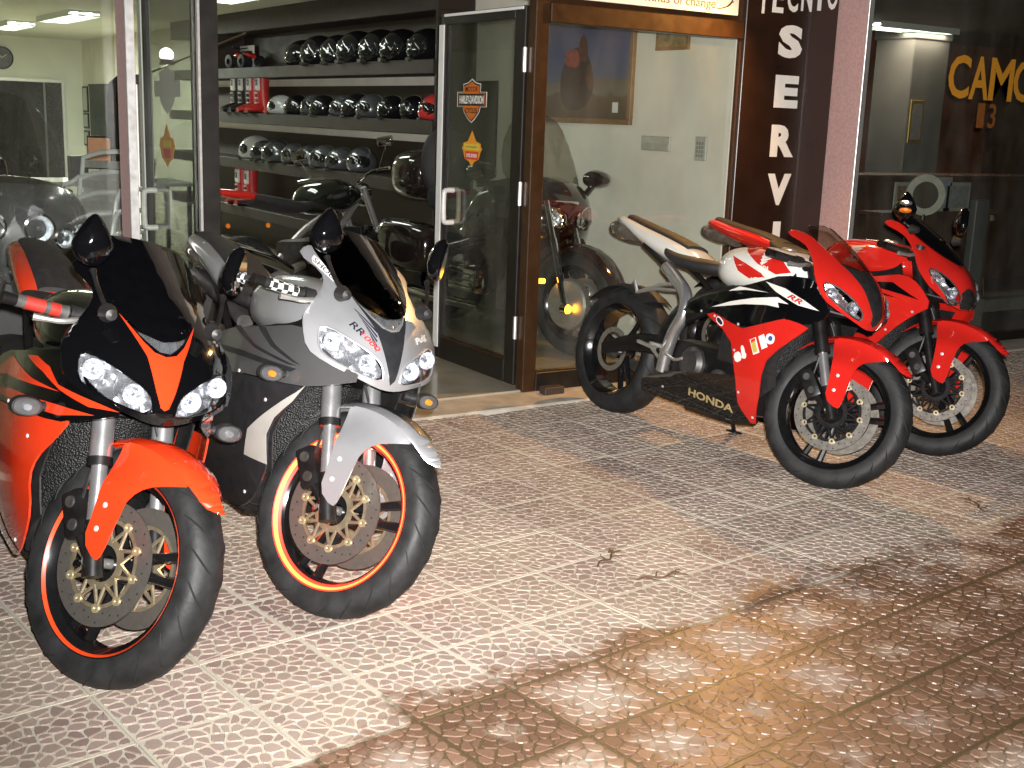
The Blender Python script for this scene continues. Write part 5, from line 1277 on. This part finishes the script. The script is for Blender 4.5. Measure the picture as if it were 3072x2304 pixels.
# ------------------------------------------------------------------ touring motorcycles indoors
def tourer(label, loc, lean, p):
    root = thing('touring_motorcycle', label, 'motorcycle', group='motorcycles inside the shop')
    fx, fy = loc; base = Matrix(((0, 1, 0, 0), (-1, 0, 0, 0), (0, 0, 1, 0), (0, 0, 0, 1)))
    root.matrix_world = Matrix.Translation((fx, fy + .80, .023)) @ Matrix.Rotation(radians(p.get('head', 0)), 4, 'Z') @ base @ Matrix.Rotation(-radians(lean), 4, 'X')
    S = Matrix.Translation((.80, 0, .32)) @ Matrix.Rotation(radians(p.get('steer', 12)), 4, 'Z') @ Matrix.Translation((-.80, 0, -.32)); A = Vector((.80, 0, .32)); m = p['paint']
    q = dict(kind='B', disc=M_disc, carrier=M_alum, bobbin=M_alum, spin=.2)
    wheel('front_wheel', root, (.80, .32), .32, .13, .225, True, q, S)
    q2 = dict(q); wheel('rear_wheel', root, (-.85, .32), .32, .18, .215, False, q2, None)
    for sd in (-1, 1):
        leg = obj('fork_leg', tubem([(.80, sd * .11, .32), (.66, sd * .11, .70)], .024, 14), M_chr, root, mw=S); obj('fork_tube', tubem([(.66, sd * .11, .70), (.58, sd * .11, .92)], .019, 12), M_chr, leg, mw=S)
        obj('disc_cover', lathem([(.0001, sd * .118), (.05, sd * .122), (.14, sd * .108), (.15, sd * .095)], 36, 'y', (.80, 0, .32), closed=False), M_alum, root, mw=S)
    def hoop(a, b): r = .365 - .05 * (abs(b) / .10) ** 2.4; return (A.x + r * cos(a), b, A.z + r * sin(a))
    obj('front_fender', sheet([(radians(8), -.05), (radians(8), .05), (radians(30), .095), (radians(150), .095), (radians(175), .07), (radians(175), -.07), (radians(150), -.095), (radians(30), -.095)], hoop, .06, .004, (0, 0, -1), smooth=1), m, root, mw=S, sharp=50)
    # fairing, mirror and screen
    fa = obj('fairing', loftm([(.64, 0, .80, .05, .05, .06), (.60, 0, .80, .16, .11, .13, 2.4), (.50, 0, .80, .27, .20, .20, 2.6), (.34, 0, .80, .38, .26, .34, 2.8), (.20, 0, .78, .43, .24, .42, 3.0), (.08, 0, .72, .42, .18, .40, 3.0)], 5, n=44), m, root, sharp=50)
    if p['lamp'] == 'square':
        for sd in (-1, 1):
            pl = [(sd * .05, .76), (sd * .20, .78), (sd * .235, .86), (sd * .20, .90), (sd * .06, .865)]
            fxs = lambda a, b: .695 - 1.5 * abs(a) ** 1.6 - .5 * max(0, abs(b - .80)) ** 1.2
            h = obj('headlight', sheet(pl, lambda a, b: (fxs(a, b) - .02 + .008 * sin(a * 200) * sin(b * 180), a, b), .012, .002, (-1, 0, 0), smooth=1), M_refl, root, sharp=20)
            obj('lens', sheet(pl, lambda a, b: (fxs(a, b) + .022, a, b), .03, .003, (-1, 0, 0), smooth=1), M_lens, h)
            bm = newbm(); tube(bm, [Vector((fxs(a, b) + .014, a, b)) for a, b in chaikin(pl, 1)], .006, 6, closed=True); finish(bm); obj('bezel', bm, M_chr, h)
        obj('nose_grille', bxm(.57, .615, -.09, .09, .905, .925, bev=.006), M_chr, fa)
    else:
        for sd in (-1, 1):
            for (y, z, r, x) in ((.105, .84, .060, .640), (.235, .79, .042, .575), (.33, .83, .026, .475)):
                h = obj('headlight', lathem([(.0001, -.05), (r * .6, -.035), (r, 0)], 24, 'x', (x, sd * y, z), closed=False), M_refl, root)
                obj('bezel', lathem([(r, -.02), (r + .010, -.02), (r + .010, .012), (r, .014)], 28, 'x', (x, sd * y, z)), M_chr, h)
                obj('lens', lathem([(r, .008), (r * .7, .020), (.0001, .026)], 24, 'x', (x, sd * y, z), closed=False), M_lens, h)
                obj('bulb', lathem([(.010, -.03), (.010, -.005), (.0001, .0)], 10, 'x', (x, sd * y, z), closed=False), M_refl, h)
    scr = [(0, 1.0), (.20, .98), (.29, 1.02), (.27, 1.22), (.18, 1.40), (.07, 1.44), (0, 1.445)]
    obj('windscreen', sheet(sym(scr), lambda a, b: (.46 - .55 * (b - 1.0) - 1.5 * abs(a) ** 2, a, b), .03, .004, (-1, 0, 0), smooth=1), M_screen, root, sharp=60)
    for sd in (-1, 1):
        if p['lamp'] == 'square':
            st = obj('mirror', tubem([(.30, sd * .36, .96), (.30, sd * .42, 1.03)], .022, 10), m, root)
            bm = newbm(); loft(bm, [(-.04, 0, 0, .085, .055, .05), (0, 0, 0, .095, .065, .06), (.06, 0, 0, .075, .05, .045), (.10, 0, 0, .03, .02, .02)], 22)
            bmesh.ops.translate(bm, vec=(.30, sd * .44, 1.06), verts=bm.verts); finish(bm); obj('mirror_shell', bm, m, st)
            obj('mirror_lamp', bxm(.365, .385, sd * .44 - .05 if sd < 0 else .40, sd * .44 + .04 if sd < 0 else .49, 1.035, 1.07, bev=.008), M_refl, st)
        ml = emis('amber_lit', (1.0, .42, .02), 9) if (p.get('lit') and sd < 0) else M_amb
        sg = obj('turn_signal', bxm(.70, .725, sd * .225 - .035, sd * .225 + .035, .43, .46, bev=.006), ml, root); obj('signal_case', bxm(.55, .6995, sd * .225 - .04, sd * .225 + .04, .425, .465, bev=.008), M_chr, sg)
        sg = obj('fog_lamp', lathem([(.0001, .02), (.022, .015), (.028, 0)], 18, 'x', (.86, sd * .155, .30), closed=False), ml, root, mw=S); obj('lamp_case', lathem([(.030, .004), (.030, -.04), (.012, -.06), (.0001, -.06)], 18, 'x', (.86, sd * .155, .30), closed=False), M_chr, sg, mw=S)
        obj('cowl_panel', sheet([(.20, .30), (.42, .36), (.46, .62), (.30, .80), (.05, .78), (.0, .45)], lambda a, b: (a, sd * (.36 - .5 * max(0, a - .2) ** 1.5), b), .05, .006, (0, -sd, 0), smooth=1), m, root)
        en = obj('cylinder_head', bxm(-.05, .30, sd * .36 - .07, sd * .36 + .07, .30, .46, bev=.03, seg=2), M_chr, root)
        for k in range(3): obj('head_fin', bxm(-.02, .27, sd * .36 - .076, sd * .36 + .076, .335 + k * .04, .345 + k * .04), M_mid, en)
        obj('saddlebag', loftm([(-1.12, sd * .33, .50, .06, .10, .12), (-1.05, sd * .33, .50, .13, .17, .17, 3), (-.75, sd * .33, .50, .14, .18, .17, 3), (-.50, sd * .32, .50, .11, .15, .15, 3), (-.44, sd * .32, .50, .05, .08, .08)], 3), paint('trunk_black', (.012, .008, .007), .12), root)
        obj('exhaust', tubem([(.1, sd * .25, .20), (-.5, sd * .28, .19), (-1.15, sd * .30, .20)], [.04, .045, .05], 12), M_chr, root)
        obj('handgrip', tubem([(.22, sd * .22, 1.0), (.12, sd * .36, .98)], .018, 10), M_blkp, root)
    obj('engine', bxm(-.30, .36, -.28, .28, .18, .50, bev=.04), M_mid, root)
    obj('fuel_tank', loftm([(-.20, 0, .80, .10, .06, .15), (-.05, 0, .82, .17, .12, .2), (.12, 0, .84, .17, .12, .2)], 4), m, root)
    obj('seat', loftm([(-.95, 0, .84, .12, .06, .1), (-.80, 0, .86, .18, .09, .12, 2.6), (-.5, 0, .80, .17, .08, .12, 2.6), (-.2, 0, .78, .12, .07, .1)], 4), M_seat, root)
    m = paint('trunk_black', (.012, .008, .007), .12)
    tr = obj('trunk', loftm([(-1.32, 0, .98, .10, .10, .12), (-1.25, 0, .98, .26, .17, .18, 3), (-1.0, 0, .98, .27, .18, .18, 3), (-.92, 0, .98, .20, .14, .14, 2.6)], 4), m, root)
    obj('backrest', loftm([(-.97, 0, 1.10, .10, .12, .20), (-.92, 0, 1.10, .20, .22, .26, 2.4), (-.85, 0, 1.10, .20, .21, .26, 2.4), (-.80, 0, 1.10, .12, .14, .2)], 4), M_seat, tr)
    obj('frame_cradle', tubem(crom([(.5, 0, .75), (.30, 0, .35), (0, 0, .18), (-.5, 0, .2), (-.85, 0, .32)], 4), .03, 8), M_blkm, root)
    yb = .34; zb = yb * math.tan(radians(lean)) + .001
    obj('side_stand', tubem([(0, .2, .20), (-.05, yb, zb + .012)], .012, 8), M_blkm, root)
    return root
tourer('dark red touring motorcycle with amber lamps lit behind the right window', (.81, .70), 3, dict(paint=paint('maroon_paint', (.014, .004, .003), .10), lamp='square', lit=True, steer=14))
tourer('grey touring motorcycle with round chrome headlights behind the left window', (-2.42, .50), 3, dict(paint=paint('tourer_grey', (.16, .16, .17), .25, .4), lamp='round', steer=8))

# dark naked bike further in
def naked(label, rear, front):
    root = thing('naked_motorcycle', label, 'motorcycle', group='motorcycles inside the shop')
    r, f = Vector((*rear, 0)), Vector((*front, 0)); d = (f - r); c = (r + f) / 2
    root.matrix_world = Matrix.Translation((c.x, c.y, .023)) @ Matrix.Rotation(atan2(d.y, d.x), 4, 'Z') @ Matrix.Rotation(-radians(5), 4, 'X')
    q = dict(kind='B', disc=M_disc, carrier=M_blkm, bobbin=M_mid, spin=.5); S = steer_m(15)
    wheel('front_wheel', root, (.70, .302), .302, .12, .222, True, q, S); wheel('rear_wheel', root, (-.70, .31), .31, .17, .222, False, q, None)
    for sd in (-1, 1):
        obj('fork_leg', tubem([(.70, sd * .10, .302), (.45, sd * .10, .88)], .024, 12), M_fork, root, mw=S)
        obj('handlebar', tubem(crom([(.46, sd * .05, .92), (.42, sd * .2, .98), (.36, sd * .36, .98)], 3), .011, 8), M_chr, root, mw=S)
        st = obj('mirror', tubem([(.40, sd * .26, .98), (.40, sd * .34, 1.14)], .006, 6), M_chr, root, mw=S); obj('mirror_shell', bxm(.38, .41, sd * .34 - .06, sd * .34 + .06, 1.13, 1.20, bev=.02, seg=2), M_chr, st, mw=S)
        obj('muffler', loftm([(-.95, sd * .16, .56, .035, .035, .035), (-.93, sd * .16, .56, .05, .05, .05), (-.6, sd * .15, .46, .048, .048, .048), (-.4, sd * .14, .38, .03, .03, .03)], 3), M_chr, root)
        obj('swingarm', tubem([(-.25, sd * .11, .40), (-.70, sd * .12, .31)], .03, 8), M_alum, root)
        obj('frame_tube', tubem(crom([(.42, sd * .05, .78), (.1, sd * .15, .62), (-.22, sd * .14, .42)], 4), .024, 8), M_alum, root)
        obj('turn_signal', lathem([(.0001, sd * .02), (.015, sd * .012), (.017, 0)], 12, 'y', (-.62, sd * .17, .68), closed=False), M_amb, root)
    obj('headlight', lathem([(.0001, .05), (.06, .04), (.085, 0), (.07, -.07), (.0001, -.10)], 24, 'x', (.62, 0, .84), closed=False), M_chr, root, mw=S)
    obj('front_fender', sheet([(radians(30), -.06), (radians(140), -.06), (radians(140), .06), (radians(30), .06)], lambda a, b: (.70 + (.325 - .02 * (abs(b) / .06) ** 2) * cos(a), b, .302 + (.325 - .02 * (abs(b) / .06) ** 2) * sin(a)), .04, .003, (0, 0, -1)), P_black, root, mw=S)
    obj('engine', bxm(-.18, .30, -.20, .20, .22, .56, bev=.05, seg=2), M_mid, root); obj('radiator', bxm(.34, .38, -.15, .15, .36, .62, bev=.006), M_rad, root)
    obj('fuel_tank', loftm([(-.10, 0, .80, .08, .04, .06), (.0, 0, .82, .15, .10, .10, 2.5), (.2, 0, .83, .18, .13, .12, 2.5), (.40, 0, .84, .12, .08, .08)], 4), paint('dark_green_paint', (.006, .008, .006), .12), root)
    obj('seat', loftm([(-.05, 0, .80, .10, .02, .04), (-.2, 0, .79, .13, .03, .05, 2.6), (-.45, 0, .83, .12, .035, .05, 2.6), (-.62, 0, .86, .09, .03, .04)], 4), M_seat, root)
    obj('tail_cowl', loftm([(-.86, 0, .90, .03, .02, .02), (-.76, 0, .885, .06, .03, .03), (-.58, 0, .86, .085, .03, .03), (-.45, 0, .84, .07, .01, .02)], 4), P_red, root)
    obj('side_stand', tubem([(-.05, .10, .24), (-.10, .25, .036)], .011, 8), M_blkm, root)
naked('dark motorcycle with a red tail and chrome mufflers inside the doorway', (-.72, 2.15), (.52, 2.75))

# ------------------------------------------------------------------ neighbouring bar on the right
M_barw = mat('bar_wall', (.22, .085, .045), .7, var=.35, scale=4); M_bard = mat('bar_dark', (.085, .045, .026), .55, var=.4, scale=5)
struct('neighbour_back_wall', bxm(2.26, 10, 4.6, 4.7, 0, 2.6), M_barw)
struct('neighbour_ceiling', bxm(2.26, 10, .08, 4.7, 2.5, 2.6), mat('bar_ceiling', (.30, .27, .23), .8, var=.1, scale=3))
struct('neighbour_side_wall', bxm(9.9, 10, .08, 4.6, 0, 2.5), M_bard); struct('neighbour_party_wall', bxm(2.2, 2.26, .08, 4.6, 0, 2.5), M_bard)
t = thing('glass_frontage', 'glass front of the dark bar on the right', 'shopfront', (2.14, 0, 0))
obj('sill', bxm(0, 6.5, .0, .07, .0125, .07, bev=.004), M_dark, t); obj('window_pane', bxm(0, 6.5, .03, .036, .0705, 2.42), M_pane, t)
let = thing('window_lettering', 'large orange capital letters on the bar window', 'lettering', (3.2, .026, 1.66))
M_org = mat('orange_vinyl', (.78, .34, .03), .5, var=.05); M_org2 = mat('rust_figures', (.30, .10, .02), .5, var=.1)
x = 0
for ch, w in (('C', .215), ('A', .20), ('M', .25), ('O', .24)):
    obj('letter', textfit(ch, w, .275, .001, .02), M_org, let, smooth=False, mw=at(FRONT, x + w / 2, -.001, .138)); x += w - .012 + .016
for k, ch in enumerate('13'): obj('letter', textfit(ch, .075, .16, .001, .01), M_org2, let, smooth=False, mw=at(FRONT, .37 + k * .12, -.001, -.10))  # smaller, darker orange figures below the capitals
fluorescent(6.75, 2.75, 3.95, 2.5, 'ceiling light inside the bar on the right', 15, along='x', group='bar lights', col=(1.0, .74, .55))
t = thing('bar_column', 'pale square column inside the bar', 'column', (7.15, 3.6, 0))
obj('shaft', bxm(-.28, .28, -.25, .25, .03, 2.499, bev=.01), mat('column_grey', (.17, .17, .155), .7, var=.08, scale=4), t)
obj('cap', bxm(-.30, .30, -.27, .27, 2.38, 2.4985, bev=.01), mat('column_grey', (.17, .17, .155)), t)
t = thing('framed_print', 'gold-edged narrow frame hanging on the bar column', 'frame', (7.0, 3.349, 1.55))
obj('frame_border', bxm(-.11, .11, -.02, 0, -.22, .22, bev=.004), mat('frame_gold', (.55, .38, .08), .3, metal=.7), t); obj('sheet', bxm(-.075, .075, -.0225, -.0205, -.18, .18), mat('sheet_grey', (.28, .27, .24), .6), t)
t = thing('back_bar', 'pale back bar shelves with small bottles inside the bar', 'shelving', (6.1, 4.4, 0))
for z in (.95, 1.25, 1.55): obj('shelf', bxm(-.9, .7, -.15, .19, z - .03, z), mat('back_bar_pale', (.40, .37, .31), .5), t)
obj('back_panel', bxm(-.9, .7, .15, .195, .03, 1.75), mat('back_bar_panel', (.34, .32, .27), .6, var=.2), t)
for k in range(10):
    t2 = thing('bottle', f'small bottle on the back bar, {ORD[k]} from the left', 'bottle', (5.35 + k * .13, 4.36, 1.25), 0, 'bottles on the back bar')
    obj('glass', lathem([(.0001, 0), (.028, 0), (.028, .11), (.010, .15), (.010, .19), (.0001, .19)], 12, 'z', closed=False), mat('bottle_%d' % (k % 3), [(.20, .05, .01), (.05, .10, .03), (.35, .28, .12)][k % 3], .1, coat=1), t2)
    obj('cap', lathem([(.0115, .17), (.0115, .195), (.0001, .195)], 10, 'z', closed=False), M_stk['red'], t2)
t = thing('bar_counter', 'dark wooden counter across the bar', 'counter', (5.6, 2.6, 0))
obj('top', bxm(-1.3, 2.6, -.25, .25, 1.0, 1.05, bev=.01), M_bard, t); obj('front_panel', bxm(-1.25, 2.55, -.2, .2, .03, .9995), M_bard, t)
t = thing('beer_tap', 'tall curved dark red tap on the bar counter', 'tap', (4.75, 2.5, 1.05))
obj('column', tubem([(0, 0, 0), (0, 0, .30)], .022, 12), mat('tap_red', (.14, .03, .02), .25, metal=.4), t); obj('spout', tubem(crom([(0, 0, .28), (-.08, -.02, .34), (-.2, -.05, .28), (-.26, -.06, .18)], 4), .016, 10), mat('tap_red', (.14, .03, .02)), t)
obj('handle', tubem([(0, 0, .3), (.03, 0, .42)], [.012, .018], 8), M_chr, t)
def stool(loc, label):
    t = thing('bar_stool', label, 'stool', loc, 0, 'stools in the bar')
    obj('seat', lathem([(.0001, .74), (.17, .74), (.18, .725), (.18, .70), (.0001, .70)], 28, 'z', closed=False), mat('stool_seat', (.45, .40, .28), .5), t)
    for k in range(4): a = k * pi / 2 + .4; obj('leg', tubem([(.06 * cos(a), .06 * sin(a), .70), (.16 * cos(a), .16 * sin(a), .03)], .012, 8), M_chr, t)
    obj('foot_ring', tubem([(.12 * cos(2 * pi * j / 20), .12 * sin(2 * pi * j / 20), .28) for j in range(20)], .008, 6, closed=True), M_chr, t)
stool((4.62, 1.5, 0), 'pale round bar stool behind the red motorcycle')
stool((5.9, 1.7, 0), 'bar stool farther right in the dark bar')
t = thing('round_sign', 'tall oval pale disc standing behind the red motorcycle', 'disc', (4.45, 1.1, .80), -.5)
obj('rim', lathem([(.16, -.012), (.105, -.012), (.105, .012), (.16, .012)], 36, 'y', (0, 0, .16)), mat('disc_pale', (.50, .48, .40), .5), t); obj('centre', lathem([(.0001, -.006), (.104, -.006), (.104, .006)], 30, 'y', (0, 0, .16), closed=False), mat('disc_dark', (.06, .05, .03), .5), t); obj('stand', tubem([(0, 0, -.77), (0, 0, .01)], .018, 8), M_dark, t)
for k, (x, w, h, c) in enumerate(((4.62, .16, .22, (.22, .14, .09)), (4.95, .22, .26, (.30, .32, .36)), (5.25, .17, .22, (.24, .25, .24)))):
    t = thing('leaning_picture', ['left brown', 'middle pale blue', 'right grey'][k] + ' framed picture propped on the bar ledge', 'picture', (x, 1.42, .80))
    obj('frame_border', bxm(-w, w, -.015, 0, 0, h * 1.1, bev=.004), mat('ledge_frame', (.34, .33, .28), .5), t); obj('sheet', bxm(-w + .03, w - .03, -.0175, -.0155, .03, h * 1.1 - .03), mat('ledge_print_%d' % k, c, .5, var=.3), t)
t = thing('ledge', 'narrow dark ledge under the propped pictures in the bar', 'ledge', (4.9, 1.5, 0)); obj('top', bxm(-.6, .9, -.12, .12, .77, .80, bev=.004), M_bard, t); obj('support', bxm(-.55, .85, -.08, .08, .03, .7695), M_bard, t)
t = thing('grey_plinth', 'grey upright plinth inside the bar beside the door', 'plinth', (4.13, .36, 0))
obj('lower_block', bxm(-.10, .10, -.06, .06, .031, .26, bev=.004), mat('plinth_grey', (.13, .125, .11), .6), t); obj('post', bxm(-.075, .075, -.03, .03, .2605, .98, bev=.006), mat('plinth_post', (.07, .07, .068), .4), t); obj('ledge_plate', bxm(.1005, .9, -.06, .06, .16, .25), mat('plinth_grey', (.26, .26, .24)), t)
t = thing('door_pull', 'vertical chrome door pull in the bar window', 'handle', (4.36, .085, .95))
obj('bar', tubem([(0, .02, -.05), (0, .02, .42)], .014, 10), M_chr, t)
for z in (.0, .37): obj('bracket', tubem([(0, -.05, z), (0, .02, z)], .008, 8), M_chr, t)

twig(-1.10, -2.19, .5, 0, 'larger dry twig on the dry paving, left one'); twig(-1.05, -2.40, -.2, 1, 'dry twig lying at the edge of the pale paving, middle one'); twig(.57, -2.385, 1.0, 2, 'small dry twig near the wet edge, far right one')
